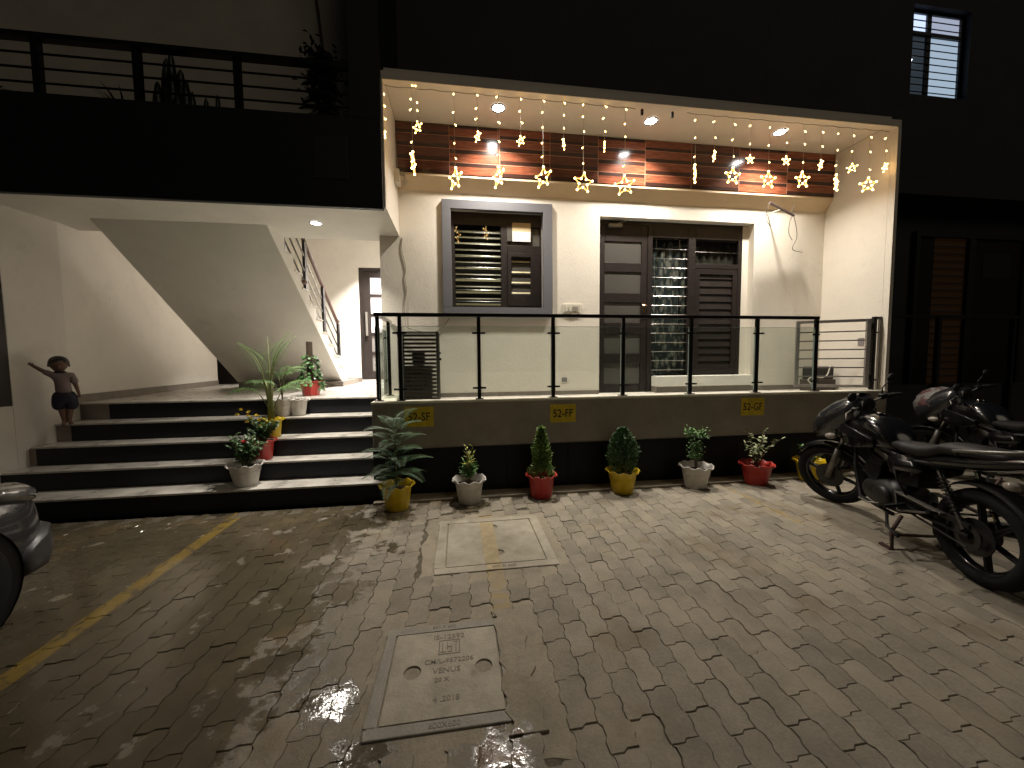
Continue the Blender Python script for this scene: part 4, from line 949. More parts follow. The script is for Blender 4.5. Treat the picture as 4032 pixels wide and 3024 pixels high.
# yellow pot with tall layered fern
t,z = pot_thing('tall dark feathery fern in a yellow pot at the plinth corner',(-0.635,3.90,0.0),P_Y,H=0.25,rt=0.156)
lv,sm_ = MB(),MB(); sm_.tube([(0,0,z-0.02),(0.01,0,0.5),(-0.02,0.01,0.82)],[0.012,0.009,0.005],6)
for i in range(24):
    k = i/23; plume(lv,sm_,(0.01*math.sin(i),0.01*math.cos(i),z+0.08+0.60*k),i*2.4+0.3,R9.uniform(0.34,0.46)*(1.0-0.25*k),0.45+0.5*k,0.9+0.3*R9.random(),25,0.15*(1-0.2*k),0.0085)
lv.build('foliage',leaf_mat('dark_fern_leaf',(0.015,0.045,0.012),(0.042,0.105,0.030)),t,fix=False); sm_.build('stem',M_STEM,t,sm=True)
# white pot, croton
t,z = pot_thing('small bush with yellow green tips in a white pot on the paving',(0.10,3.955,0.0),P_W,H=0.25,rt=0.158)
lv,lg2,sm_ = MB(),MB(),MB(); bush(lv,sm_,R9,z,11,0.30,0.10,13,0.075,0.024); bush(lg2,sm_,R9,z+0.10,6,0.30,0.09,7,0.06,0.022,(20,75)); bush(lg2,sm_,R9,z+0.2,3,0.28,0.06,5,0.05,0.02,(40,85))
lv.build('foliage',L_MID,t,fix=False); lg2.build('young_leaves',L_GOLD,t,fix=False); sm_.build('stem',M_STEM,t,sm=True)
# red pot, pale thuja cone
t,z = pot_thing('pale green conical thuja in a red pot on the paving',(0.888,3.985,0.0),P_R,H=0.25,rt=0.15)
lv = MB(); conifer(lv,R9,z+0.02,0.53,lambda q:0.150*(1-q)**0.75*(0.82+0.18*math.cos(11*q)),2400,0.055,0.014); lv.build('foliage',L_LIME,t,fix=False)
MB().tube([(0,0,z-0.02),(0,0,z+0.4)],[0.01,0.004],6).build('trunk',M_BARK,t)
# yellow pot, dark egg thuja
t,z = pot_thing('dark egg shaped thuja in a yellow pot on the paving',(1.823,3.975,0.0),P_Y,H=0.25,rt=0.165)
lv = MB(); conifer(lv,R9,z+0.02,0.50,lambda q:0.155*math.sin(PI*min(1,(0.16+0.84*q)))**0.75,2600,0.050,0.011); lv.build('foliage',L_DEEP,t,fix=False)
MB().tube([(0,0,z-0.02),(0,0,z+0.35)],[0.01,0.004],6).build('trunk',M_BARK,t)
# white pot, small V shaped shrub
t,z = pot_thing('small bright green shrub with two bushy heads in a white pot',(2.733,3.985,0.0),P_W,H=0.255,rt=0.168)
lv,sm_ = MB(),MB()
for cx,cz in ((-0.07,0.62),(0.075,0.64),(0.0,0.47),(0.02,0.38)):
    sm_.tube([(0,0,z-0.02),(cx*0.4,0,0.36),(cx,0,cz-0.04)],[0.008,0.006,0.003],5)
    for i in range(130): leaf(lv,Vector((cx,0,cz))+Vector((R9.gauss(0,.032),R9.gauss(0,.035),R9.gauss(0,.032))),rdir(R9,-10,70),R9.uniform(.02,.035),0.018,0.3,R9.uniform(-1,1))
lv.build('foliage',L_MID,t,fix=False); sm_.build('stem',M_BARK,t,sm=True)
# red pot, variegated
t,z = pot_thing('loose pale variegated shrub in a red pot near the motorcycle',(3.505,3.97,0.0),P_R,H=0.245,rt=0.170)
lv,sm_ = MB(),MB()
for a,h,s in ((0.3,0.50,0.22),(1.0,0.40,0.26),(2.6,0.36,0.14),(3.6,0.34,0.15),(4.5,0.42,0.10),(5.4,0.30,0.16),(0.0,0.28,0.12)):
    tip = Vector((math.cos(a)*s,math.sin(a)*s,z+h)); pts=[Vector((0,0,z-0.02)),Vector((tip.x*0.35,tip.y*0.35,z+h*0.55)),tip]; sm_.tube(pts,[0.006,0.004,0.002],5)
    for j in range(17):
        q=0.25+0.75*j/16; p = pts[0].lerp(pts[1],q*2) if q<0.5 else pts[1].lerp(pts[2],q*2-1); leaf(lv,p,rdir(R9,0,70),R9.uniform(.045,.065),0.030,0.3,R9.uniform(-.8,.8))
lv.build('foliage',L_VAR,t,fix=False); sm_.build('stem',M_BARK,t,sm=True)
# yellow pot behind the front wheel
t,z = pot_thing('small leafy plant in a yellow pot behind the motorcycle front wheel',(4.25,3.975,0.0),P_Y,H=0.25,rt=0.166)
lv,sm_ = MB(),MB(); bush(lv,sm_,R9,z,9,0.28,0.12,10,0.07,0.03); lv.build('foliage',L_MID,t,fix=False); sm_.build('stem',M_STEM,t,sm=True)
# ---- pots on the steps
t,z = pot_thing('rose shrub with a pink bloom in a white pot on the lowest step',(-2.235,4.285,RS+0.0005),P_W,H=0.225,rt=0.155,rb=0.105)
lv,sm_,fl = MB(),MB(),MB(); bush(lv,sm_,R9,z,24,0.46,0.20,17,0.055,0.036,(-20,60)); lv.build('foliage',L_DEEP,t,fix=False); sm_.build('stem',M_STEM,t,sm=True)
ca,sa = math.cos(-t.rotation_euler.z),math.sin(-t.rotation_euler.z)
def loc_of(dx,dy): return (dx*ca-dy*sa, dx*sa+dy*ca)
fx,fy = loc_of(0.05,-0.10)
for i in range(16): leaf(fl,(fx,fy,z+0.30),rdir(R9,10,80),0.032,0.022,-0.2)
fl.build('rose_bloom',mat('pink_petal',(0.70,0.07,0.07),0.5),t,fix=False)
t,z = pot_thing('yellow chrysanthemums in a red pot on the second step',(-2.195,4.545,2*RS+0.0005),P_R,H=0.215,rt=0.135,rb=0.10)
lv,sm_,fl = MB(),MB(),MB(); bush(lv,sm_,R9,z,26,0.38,0.20,15,0.045,0.030,(-10,60)); lv.build('foliage',L_DEEP,t,fix=False); sm_.build('stem',M_STEM,t,sm=True)
ca,sa = math.cos(-t.rotation_euler.z),math.sin(-t.rotation_euler.z)
for dx,dz in ((-0.16,0.40),(-0.19,0.35),(-0.11,0.33),(-0.07,0.30),(-0.02,0.33),(0.02,0.29),(-0.12,0.26),(-0.05,0.24),(0.05,0.22),(-0.09,0.37)):
    px,py = loc_of(dx,-0.06+R9.uniform(-.04,.04)); c = Vector((px,py,z+dz)); sm_2=c
    fl = MB()
    for i in range(14): leaf(fl,c,rdir(R9,10,80),0.030,0.014,-0.1)
    fl.build('flower_head',mat('yellow_petal',(0.80,0.58,0.03),0.5),t,fix=False)
t,z = pot_thing('tall areca palm in a yellow pot on the third step',(-2.185,4.775,3*RS+0.0005),P_Y,H=0.21,rt=0.118,rb=0.09)
lv,sm_ = MB(),MB(); th0 = -t.rotation_euler.z
for az,h1,ln,L,dr in ((0.25,0.66,0.06,0.46,0.75),(2.75,0.62,0.08,0.48,0.95),(0.9,0.66,0.05,0.50,0.6),(4.2,0.60,0.06,0.46,0.9),(5.6,0.62,0.07,0.46,0.85),(2.0,0.64,0.05,0.48,0.7),(3.4,0.34,0.10,0.34,1.7),(2.6,0.38,0.08,0.34,1.5),(5.9,0.36,0.12,0.36,1.6),(4.7,0.40,0.07,0.34,1.6),(1.7,0.52,0.06,0.40,1.0),(0.05,0.40,0.13,0.38,1.5)):
    palm_frond(lv,sm_,az+th0,h1,ln,L,dr,z0=z-0.01,off=(R9.uniform(-.02,.02),R9.uniform(-.02,.02)))
for i in range(9): a=i*0.7; sm_.tube([(0.03*math.cos(a),0.03*math.sin(a),z-0.01),(0.022*math.cos(a),0.022*math.sin(a),z+0.28),(0.04*math.cos(a),0.04*math.sin(a),z+0.5)],[0.009,0.007,0.004],6)
lv.build('foliage',L_MID,t,fix=False); sm_.build('stem',mat('yellow_green_cane',(0.20,0.22,0.07),0.5),t,sm=True)
t,z = pot_thing('thin young palm in a white pot on the fourth step',(-2.17,5.045,4*RS+0.0005),P_W,H=0.215,rt=0.135,rb=0.085)
lv,sm_ = MB(),MB()
for az,h1,ln,L,dr in ((0.3,0.32,0.04,0.26,1.7),(2.9,0.30,0.03,0.22,1.5),(1.5,0.34,0.03,0.22,1.3),(5.5,0.30,0.04,0.24,1.7),(6.2,0.34,0.05,0.30,1.6)): palm_frond(lv,sm_,az-t.rotation_euler.z,h1,ln,L,dr,18,0.13,0.008,z-0.01)
lv.build('foliage',L_MID,t,fix=False); sm_.build('stem',M_STEM,t,sm=True)
t = thing('flower_pot','plain white wavy pot tucked behind the young palm pot','flower pot',(-2.005,5.095,4*RS+0.0005),world=False); make_pot(t,P_W,H=0.20,rt=0.115,rb=0.078)
t = thing('potted_plant','money plant climbing a brown moss pole in a red faceted pot','potted plant',(-2.03,5.60,ZL+0.0005),rotz=0.3,world=False)
MB().lathe([(0.002,0.002),(0.10,0.0),(0.105,0.01),(0.135,0.185),(0.15,0.20),(0.14,0.205),(0.125,0.18),(0.12,0.165)],8).build('pot',P_R,t,bevel=0.004)
MB().lathe([(0.124,0.165),(0.06,0.17),(0.002,0.172)],8).build('soil',M_PSOIL,t)
MB().tube([(0,0,0.15),(0,0,0.45),(0,0,0.745)],[0.042,0.042,0.040],14).build('moss_pole',mat('moss_pole_fibre',(0.07,0.048,0.032),0.95,bump=1.0,bscale=70,objc=True,var=0.3,vscale=40),t,sm=False)
lv,sm_ = MB(),MB()
for i in range(210):
    q = R9.random()**1.3; a=R9.uniform(0,2*PI); rr=0.05+0.11*(1-q)**1.2*R9.uniform(0.4,1); p=Vector((rr*math.cos(a),rr*math.sin(a),0.16+0.40*q+R9.uniform(-.03,.02)))
    leaf(lv,p,Vector((math.cos(a),math.sin(a),R9.uniform(-0.7,0.5))),R9.uniform(.05,.08),R9.uniform(.04,.055),0.35,R9.uniform(-.5,.5))
for i in range(30):
    a=R9.uniform(-0.6,0.6)-0.3; leaf(lv,Vector((0.15*math.cos(a),0.15*math.sin(a),R9.uniform(0.08,0.2))),Vector((math.cos(a),math.sin(a),-0.7)),0.05,0.035)
lv.build('foliage',leaf_mat('money_plant_leaf',(0.03,0.10,0.02),(0.10,0.24,0.06),0.35),t,fix=False)
sm_.tube([(0.045*math.cos(i*0.7),0.045*math.sin(i*0.7),0.17+i*0.018) for i in range(22)],0.003,5); sm_.build('vine',M_STEM,t,sm=True)
# ---- plants on the balcony (silhouettes)
bz = 3.3015
def bpot(label,x,y=4.50,H=0.42):
    t = thing('potted_plant',label,'potted plant',(x,y,bz),world=False)
    MB().lathe([(0.002,0.0),(0.12,0.0),(0.165,H),(0.15,H),(0.14,H-0.05),(0.002,H-0.06)],20).build('pot',P_B,t,sm=True); return t,H-0.06
t,z = bpot('dark leafy palm in the balcony corner over the side wall',-4.25)
lv,sm_=MB(),MB()
for i in range(12): frond(lv,sm_,(0,0,z-0.01),i*2.39,R9.uniform(.3,.5),R9.uniform(.55,.85),0.25,14,0.16,0.02,1.0,0.3)
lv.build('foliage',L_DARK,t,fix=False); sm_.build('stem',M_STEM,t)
t,z = bpot('spiky aloe tuft behind the balcony rods',-3.28)
lv=MB()
for i in range(46): leaf(lv,(0,0,z+0.20),rdir(R9,10,80),R9.uniform(.25,.42),0.022,0.3)
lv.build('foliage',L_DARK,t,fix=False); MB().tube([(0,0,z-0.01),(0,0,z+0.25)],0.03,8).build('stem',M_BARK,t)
t,z = bpot('cluster of tall dark columnar cacti on the balcony',-2.84)
cc=MB()
for dx,dy,h,r in ((-0.13,0,0.70,0.045),(-0.05,0.02,0.95,0.05),(0.02,-0.02,0.98,0.045),(0.07,0.03,0.86,0.05),(0.13,0,0.74,0.045),(-0.18,0.02,0.45,0.03),(0.19,-0.01,0.62,0.035),(0.0,0.05,0.6,0.07),(0.08,-0.05,0.55,0.06)):
    cc.lathe([(r*0.8,z-0.01),(r,z+h*0.3),(r*0.9,z+h*0.75),(r*0.45,z+h*0.95),(0.002,z+h)],14,(dx,dy,0),wave=lambda j,a,rr,zz:(rr*(1+0.14*math.cos(7*a)),zz))
cc.build('cactus_columns',L_DARK,t,sm=True)
t,z = bpot('pair of slim cactus stems on the balcony beside the cacti cluster',-2.47)
cc=MB()
for dx,h in ((-0.06,0.58),(0.05,0.62)): cc.lathe([(0.02,z-0.01),(0.028,z+h*0.5),(0.02,z+h*0.9),(0.002,z+h)],12,(dx,0,0),wave=lambda j,a,rr,zz:(rr*(1+0.12*math.cos(6*a)),zz))
cc.build('cactus_columns',L_DARK,t,sm=True)
t,z = bpot('tall dark layered conifer at the pier end of the balcony',-1.40,4.55)
lv,sm_=MB(),MB(); sm_.tube([(0,0,z-0.01),(0,0,z+1.15)],[0.02,0.006],6)
for k in range(8):
    for i in range(6): frond(lv,sm_,(0,0,z+0.18+k*0.13),i*PI/3+k*0.5,0.36-0.022*k,0.05,0.10,16,0.07,0.016,1.0,0.1,0.1)
for i in range(300): leaf(lv,Vector((R9.gauss(0,.10),R9.gauss(0,.08),z+R9.uniform(0.7,1.2))),rdir(R9,-10,70),0.07,0.03)
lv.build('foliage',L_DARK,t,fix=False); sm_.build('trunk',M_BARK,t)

# ================================================================== MOTORCYCLES (x forward from rear axle, y left, z up)
M_BPAINT = mat('black_tank_paint',(0.006,0.006,0.007),0.20,spec=0.35,coat=0.4,objc=True)
M_BPLAST = mat('matt_black_plastic',(0.008,0.008,0.008),0.55,spec=0.3)
M_ALU = mat('cast_aluminium',(0.20,0.19,0.17),0.45,metal=0.7,var=0.15,vscale=25,objc=True)
M_ENG = mat('dark_engine_metal',(0.035,0.034,0.033),0.45,metal=0.6)
M_SEAT = mat('seat_vinyl',(0.011,0.010,0.010),0.55,spec=0.3,bump=0.25,bscale=160,objc=True)
M_RUST = mat('rusty_stand_steel',(0.055,0.026,0.020),0.7,var=0.3,vscale=30,objc=True)
M_RED = mat('red_reflector',(0.22,0.012,0.012),0.25); M_AMB = mat('smoke_indicator',(0.34,0.30,0.26),0.2)
M_BRAKE = mat('chrome_part',(0.34,0.34,0.34),0.14,metal=1.0)
def ring_xz(pts_w, x): return pts_w
def make_motorcycle(label, cowl_mat, name='motorcycle', lean=0.0):
    t = thing(name,label,'motorcycle',(0,0,0),world=False,group=None)
    WB,R = 1.415,0.315
    def wheel(x,fr):
        tw = 0.048 if fr else 0.056
        ty = MB(); prof=[]
        for k in range(13):
            a = 2*PI*k/12; prof.append((R-0.052+0.052*math.cos(a)*1.0, tw*math.sin(a)))
        ty.lathe(prof,40,(x,0,R),axis='Y'); w = ty.build('wheel',M_RUB,t,sm=True)
        MB().lathe([(0.232,-0.032),(0.218,-0.030),(0.206,-0.018),(0.206,0.018),(0.218,0.030),(0.232,0.032)],40,(x,0,R),axis='Y').build('rim',M_BPAINT,w,sm=True)
        for k in range(6):
            a = k*PI/3+0.35; c = Vector((x,0,R)); d = Vector((math.cos(a),0,math.sin(a)))
            MB().bar(c+d*0.05,c+d*0.21,0.022,0.036,(0,1,0)).build('spoke',M_BPLAST,w,bevel=0.004)
        MB().lathe([(0.03,-0.075),(0.055,-0.05),(0.055,0.05),(0.03,0.075)],20,(x,0,R),axis='Y',cap=True).build('hub',M_ENG,w,sm=False)
        y0 = -0.055 if fr else -0.05
        MB().lathe([(0.12,0.052),(0.12,0.058),(0.05,0.058),(0.05,0.052),(0.12,0.052)],32,(x,0,R),axis='Y').build('brake_disc',M_ENG if not fr else M_ENG,w)
        return w
    wheel(0,False); wheel(WB,True)
    # fork
    top = Vector((1.115,0,1.0)); ax = Vector((WB,0,R)); fd=(top-ax).normalized()
    for s in (-1,1):
        o = Vector((0,0.088*s,0)); MB().tube([ax+o,ax+fd*0.34+o],0.026,12).build('fork_slider',M_ALU,t,sm=True); MB().tube([ax+fd*0.34+o,top+o],0.019,10).build('fork_tube',M_BRAKE,t,sm=True)
    MB().bar(top-fd*0.05+Vector((0,-0.12,0)),top-fd*0.05+Vector((0,0.12,0)),0.06,0.03).build('triple_clamp',M_ENG,t,bevel=0.006)
    # front mudguard
    rows=[]
    for k in range(15):
        a = math.radians(35+k*10.5); c = Vector((WB+math.cos(a)*0.35,0,R+math.sin(a)*0.35)); rr=[]
        for j in range(7):
            v=(j-3)/3; rr.append((WB+math.cos(a)*(0.352-0.03*abs(v)**2.2),0.066*v*(0.55+0.45*math.sin(PI*(k+1)/16)),R+math.sin(a)*(0.352-0.03*abs(v)**2.2)))
        rows.append(rr)
    mg = MB().loft(rows,False,False).build('front_mudguard',M_BPAINT,t,sm=True,fix=False); md=mg.modifiers.new('thick','SOLIDIFY'); md.thickness=0.004
    # headlamp fairing : rings along x
    def ell(x,zc,hz,wy,p=2.4,n=20,sq=1.0):
        r=[]
        for k in range(n):
            a=2*PI*k/n; c,s=math.cos(a),math.sin(a)
            r.append((x,wy*abs(c)**(2/p)*(1 if c>=0 else -1), zc+hz*abs(s)**(2/p)*(1 if s>=0 else -1)))
        return r
    fr = MB().loft([ell(1.04,1.00,0.13,0.135),ell(1.15,0.965,0.175,0.155),ell(1.28,0.91,0.175,0.16),ell(1.40,0.855,0.14,0.138),ell(1.465,0.815,0.10,0.10),ell(1.485,0.80,0.045,0.05)]).build('headlamp_cowl',cowl_mat,t,sm=True)
    MB().loft([[(1.06,y,1.09),(1.10,y*1.02,1.135)] for y in (-0.11,0,0.11)],False,False)
    ws = MB(); rows=[]
    for k,(x,z,w_) in enumerate(((1.33,0.985,0.10),(1.24,1.065,0.115),(1.15,1.135,0.11),(1.09,1.17,0.085))):
        rows.append([(x-0.05*abs(v)**1.5,w_*v,z-0.04*abs(v)**2) for v in (-1,-0.5,0,0.5,1)])
    wsn = ws.loft(rows,False,False).build('visor',mat('smoked_visor',(0.010,0.010,0.011),0.1),t,sm=True,fix=False); wsn.modifiers.new('thick','SOLIDIFY').thickness=0.004
    MB().loft([ell(1.395,0.86,0.055,0.085),ell(1.435,0.845,0.045,0.07),ell(1.447,0.84,0.02,0.03)]).build('headlamp',mat('headlamp_glass',(0.30,0.30,0.30),0.08,spec=0.8),t,sm=True)
    for s in (-1,1):
        i = MB().ball((1.265,0.205*s,0.80),0.036,12,8,(1.3,0.8,0.8)).build('indicator',M_AMB,t,sm=True); MB().tube([(1.24,0.12*s,0.82),(1.255,0.19*s,0.80)],0.010,6).build('stalk',M_BPLAST,i)
    # bars, grips, mirrors, clocks
    for s in (-1,1):
        MB().tube([(1.06,0.03*s,1.03),(1.05,0.13*s,1.06),(1.02,0.24*s,1.075),(0.97,0.33*s,1.06)],0.011,10).build('handlebar',M_BRAKE,t,sm=True)
        MB().tube([(1.0,0.275*s,1.07),(0.955,0.385*s,1.055)],0.018,10).build('grip',M_RUB,t,sm=True)
        MB().tube([(1.04,0.24*s,1.085),(1.05,0.33*s,1.07),(1.01,0.42*s,1.055)],0.006,6).build('lever',M_ALU,t,sm=True)
        MB().obox((1.025,0.235*s,1.075),(0.05,0.06,0.05),Matrix.Rotation(0.3*s,3,'Z')).build('switch_cluster',M_BPLAST,t,bevel=0.01)
        mr = MB().ball((0.985,0.335*s,1.225),0.055,14,8,(0.35,1.15,0.72)).build('mirror',M_BPLAST,t,sm=True); MB().tube([(1.02,0.22*s,1.09),(1.025,0.25*s,1.15),(0.99,0.315*s,1.215)],0.0055,6).build('mirror_arm',M_BPLAST,mr,sm=True)
    MB().loft([ell(1.03,1.06,0.04,0.08),ell(1.075,1.085,0.05,0.085),ell(1.11,1.06,0.03,0.07)]).build('clocks',M_BPLAST,t,sm=True)
    # tank, seat, tail
    def blob(x,zc,hz,wy,p=2.6): return ell(x,zc,hz,wy,p)
    MB().loft([blob(0.58,0.755,0.045,0.085),blob(0.64,0.80,0.09,0.115),blob(0.74,0.845,0.125,0.148),blob(0.86,0.87,0.135,0.162),blob(0.98,0.88,0.115,0.150),blob(1.06,0.875,0.075,0.11),blob(1.095,0.87,0.03,0.06)]).build('fuel_tank',M_BPAINT,t,sm=True)
    MB().lathe([(0.035,0.0),(0.035,0.012),(0.028,0.016),(0.001,0.017)],20,(0.86,0,1.001)).build('filler_cap',M_BRAKE,t,sm=True)
    for s in (-1,1):
        MB().loft([[(x,(w_)*s,z+h*c) for c in (-1,1)]+[(x,(w_-0.03)*s,z+h*c) for c in (1,-1)] for x,w_,z,h in ((0.72,0.155,0.77,0.03),(0.88,0.185,0.78,0.075),(1.03,0.175,0.80,0.085),(1.12,0.150,0.82,0.04))]).build('tank_scoop',M_BPAINT,t,sm=True,bevel=0.006)
    MB().loft([blob(0.62,0.795,0.03,0.10),blob(0.50,0.785,0.048,0.125),blob(0.36,0.790,0.052,0.135),blob(0.27,0.815,0.052,0.135),blob(0.20,0.850,0.05,0.13),blob(0.05,0.862,0.045,0.12),blob(-0.14,0.872,0.04,0.105),blob(-0.20,0.872,0.02,0.08)]).build('seat',M_SEAT,t,sm=True)
    MB().loft([blob(0.40,0.73,0.045,0.11),blob(0.20,0.765,0.05,0.13),blob(0.0,0.80,0.05,0.125),blob(-0.18,0.842,0.042,0.105),blob(-0.30,0.878,0.03,0.075),blob(-0.36,0.895,0.015,0.045)]).build('tail_fairing',M_BPAINT,t,sm=True)
    for s in (-1,1):
        MB().tube([(0.10,0.10*s,0.835),(0.06,0.155*s,0.87),(-0.10,0.165*s,0.90),(-0.28,0.13*s,0.935),(-0.33,0.06*s,0.94)],0.012,8).build('grab_rail',M_ALU,t,sm=True)
        MB().loft([[(x,0.128*s,z+h),(x,0.138*s,z),(x,0.128*s,z-h)] for x,z,h in ((0.30,0.665,0.02),(0.40,0.66,0.075),(0.52,0.645,0.095),(0.60,0.66,0.04))],True,True).build('side_panel',M_BPAINT,t,sm=True)
    MB().loft([blob(-0.335,0.855,0.022,0.06),blob(-0.375,0.865,0.018,0.05)]).build('tail_lamp',M_RED,t,sm=True)
    # rear mudguard, plate
    rows=[]
    for k in range(13):
        a=math.radians(60+k*11); rows.append([(math.cos(a)*(0.365-0.025*abs(v)**2),0.072*v,R+math.sin(a)*(0.365-0.025*abs(v)**2)) for v in (-1,-0.5,0,0.5,1)])
    mg=MB().loft(rows,False,False).build('rear_mudguard',M_BPLAST,t,sm=True,fix=False); mg.modifiers.new('thick','SOLIDIFY').thickness=0.004
    MB().tube([(-0.25,0,0.80),(-0.33,0,0.62)],0.02,6).build('plate_holder',M_BPLAST,t)
    MB().obox((-0.345,0,0.60),(0.006,0.20,0.11),Matrix.Rotation(0.3,3,'Y')).build('number_plate',mat('plate_white',(0.55,0.55,0.52),0.5),t)
    for s in (-1,1): MB().ball((-0.27,0.15*s,0.74),0.034,12,8,(1.2,0.9,0.8)).build('indicator',M_AMB,t,sm=True)
    # frame, swing arm, shocks
    for s in (-1,1):
        MB().tube([(0,0.085*s,R),(0.30,0.10*s,0.33),(0.47,0.10*s,0.36)],0.018,8).build('swing_arm',M_BPLAST,t)
        MB().tube([(0.02,0.105*s,R+0.04),(0.20,0.115*s,0.70)],0.014,8).build('shock_rod',M_BRAKE,t)
        sp=[]; 
        for k in range(60): q=k/59; c=Vector((0.02,0.105*s,R+0.04)).lerp(Vector((0.20,0.115*s,0.70)),0.28+0.62*q); a=q*2*PI*9; sp.append(c+Vector((math.cos(a)*0.027,math.sin(a)*0.027,0)))
        MB().tube(sp,0.0055,5).build('shock_spring',M_BPLAST,t)
        MB().tube([(1.10,0.03*s,0.90),(0.80,0.09*s,0.76),(0.45,0.11*s,0.70),(0.05,0.10*s,0.76)],0.017,8).build('frame_tube',M_BPLAST,t,sm=True)
        MB().tube([(1.08,0.03*s,0.86),(1.00,0.08*s,0.50),(0.90,0.10*s,0.26),(0.55,0.11*s,0.24)],0.016,8).build('cradle_tube',M_BPLAST,t,sm=True)
        MB().tube([(0.44,0.12*s,0.36),(0.44,0.26*s,0.34)],0.016,8).build('rider_peg',M_RUB,t); MB().tube([(0.16,0.13*s,0.40),(0.14,0.22*s,0.42)],0.014,8).build('pillion_peg',M_RUB,t)
        # pierced footrest bracket : triangular loop
        p0,p1,p2 = (0.50,0.125*s,0.44),(0.47,0.125*s,0.30),(0.13,0.13*s,0.41)
        for a,b in ((p0,p1),(p1,p2),(p2,p0)): MB().bar(a,b,0.014,0.042,(0,1,0)).build('footrest_bracket',M_ALU,t,bevel=0.005)
    # engine
    e = MB(); e.loft([ell(0.50,0.36,0.10,0.10),ell(0.58,0.37,0.135,0.135),ell(0.72,0.36,0.13,0.14),ell(0.84,0.36,0.11,0.12),ell(0.90,0.36,0.07,0.09)]).build('crankcase',M_ENG,t,sm=True)
    for s in (-1,1): MB().lathe([(0.085,0),(0.08,0.025),(0.05,0.035),(0.001,0.036)],24,(0.63,0.128*s if s>0 else -0.128-0.036,0.36),axis='Y').build('engine_cover',M_ALU if s<0 else M_ENG,t,sm=True)
    Rc = Matrix.Rotation(math.radians(-22),3,'Y')
    for k in range(9): MB().obox(Vector((0.82,0,0.47))+Rc@Vector((0,0,k*0.024)),(0.165-0.004*k,0.20,0.010),Rc).build('cylinder_fin',M_ENG,t)
    MB().obox(Vector((0.82,0,0.47))+Rc@Vector((0,0,0.10)),(0.12,0.15,0.22),Rc).build('cylinder',M_ENG,t,bevel=0.01)
    MB().obox(Vector((0.82,0,0.47))+Rc@Vector((0,0,0.235)),(0.15,0.17,0.05),Rc).build('cylinder_head',M_ALU,t,bevel=0.015)
    MB().obox((0.64,0,0.60),(0.12,0.10,0.12)).build('carburettor',M_ALU,t,bevel=0.02); MB().obox((0.46,0,0.58),(0.18,0.19,0.15)).build('air_box',M_BPLAST,t,bevel=0.02)
    MB().tube([(0.93,0,0.56),(1.02,-0.05,0.46),(0.98,-0.10,0.28),(0.78,-0.13,0.22),(0.45,-0.14,0.25),(0.15,-0.16,0.32)],0.019,8).build('exhaust_pipe',M_ALU,t,sm=True)
    MB().tube([(0.22,-0.165,0.30),(0.12,-0.17,0.33),(-0.28,-0.18,0.45),(-0.33,-0.18,0.465)],[0.03,0.048,0.05,0.03],14).build('silencer',M_ENG,t,sm=True)
    cg = MB(); cg.prism([(-0.02,0.40),(0.10,0.415),(0.48,0.425),(0.48,0.39),(0.10,0.375),(-0.02,0.37)],'Y',0.09,0.115); cg.build('chain_guard',M_BPLAST,t,bevel=0.004)
    MB().tube([(0.0,0.10,R+0.07),(0.50,0.10,0.40)],0.008,6).build('chain',M_ENG,t); MB().tube([(0.0,0.10,R-0.07),(0.50,0.10,0.32)],0.008,6).build('chain',M_ENG,t)
    MB().lathe([(0.085,-0.003),(0.085,0.003),(0.05,0.003),(0.05,-0.003),(0.085,-0.003)],28,(0,0.10,R),axis='Y').build('sprocket',M_ENG,t)
    # centre stand
    for s in (-1,1):
        MB().tube([(0.47,0.11*s,0.26),(0.50,0.15*s,0.12),(0.44,0.19*s,0.012),(0.52,0.20*s,0.010)],0.013,8).build('stand_leg',M_RUST,t,sm=True)
        MB().obox((0.48,0.20*s,0.006),(0.10,0.035,0.012)).build('stand_foot',M_RUST,t)
    MB().tube([(0.48,-0.16,0.10),(0.48,0.16,0.10)],0.012,8).build('stand_crossbar',M_RUST,t)
    MB().tube([(0.58,0.13,0.24),(0.48,0.20,0.17),(0.33,0.24,0.15)],0.011,8).build('side_stand',M_BPLAST,t,sm=True)
    MB().tube([(0.62,0.16,0.30),(0.72,0.165,0.27),(0.78,0.20,0.29)],0.008,6).build('gear_lever',M_ALU,t,sm=True)
    MB().tube([(0.40,0.13,0.42),(0.50,0.14,0.55),(0.56,0.12,0.66)],0.007,6).build('cable',M_BPLAST,t,sm=True)
    for k in range(3): MB().tube([(1.06,0.10-0.1*k,1.05),(1.20,0.09-0.09*k,1.04-0.03*k),(1.13,0.06-0.06*k,0.88),(0.98,0.05-0.05*k,0.74)],0.006,6).build('cable',M_BPLAST,t,sm=True)
    # steering turned to the left lock
    Ms = Matrix.Translation(top)@Matrix.Rotation(math.radians(34),4,fd)@Matrix.Translation(-top); seen = set()
    fronts = ('fork_slider','fork_tube','triple_clamp','front_mudguard','headlamp_cowl','visor','headlamp','handlebar','grip','lever','switch_cluster','mirror','clocks')
    for c in t.children:
        b = c.name.split('.')[0]; vx = c.data.vertices[0].co.x
        if b in fronts or (b=='wheel' and vx>0.7) or (b=='indicator' and vx>0.7):
            for o in [c]+list(c.children): o.data.transform(Ms)
    return t
hd_ang = math.atan2(3.29-1.93, 3.77-3.38)
M_COWLB = mat('silver_black_cowl',(0.020,0.020,0.022),0.22,coat=0.5,objc=True)
bike = make_motorcycle('black motorcycle on its centre stand beside the red variegated pot', M_COWLB)
bike.location = (3.385,1.93,0.0005); bike.rotation_euler = (0,0,hd_ang)
bike2 = copy_tree(bike)
bike2['label'] = 'second dark motorcycle with a cloth wrapped headlamp, parked by the house next door'
bike2.location = (5.42,2.55,0.0005); bike2.rotation_euler = (0,0,hd_ang-0.05)
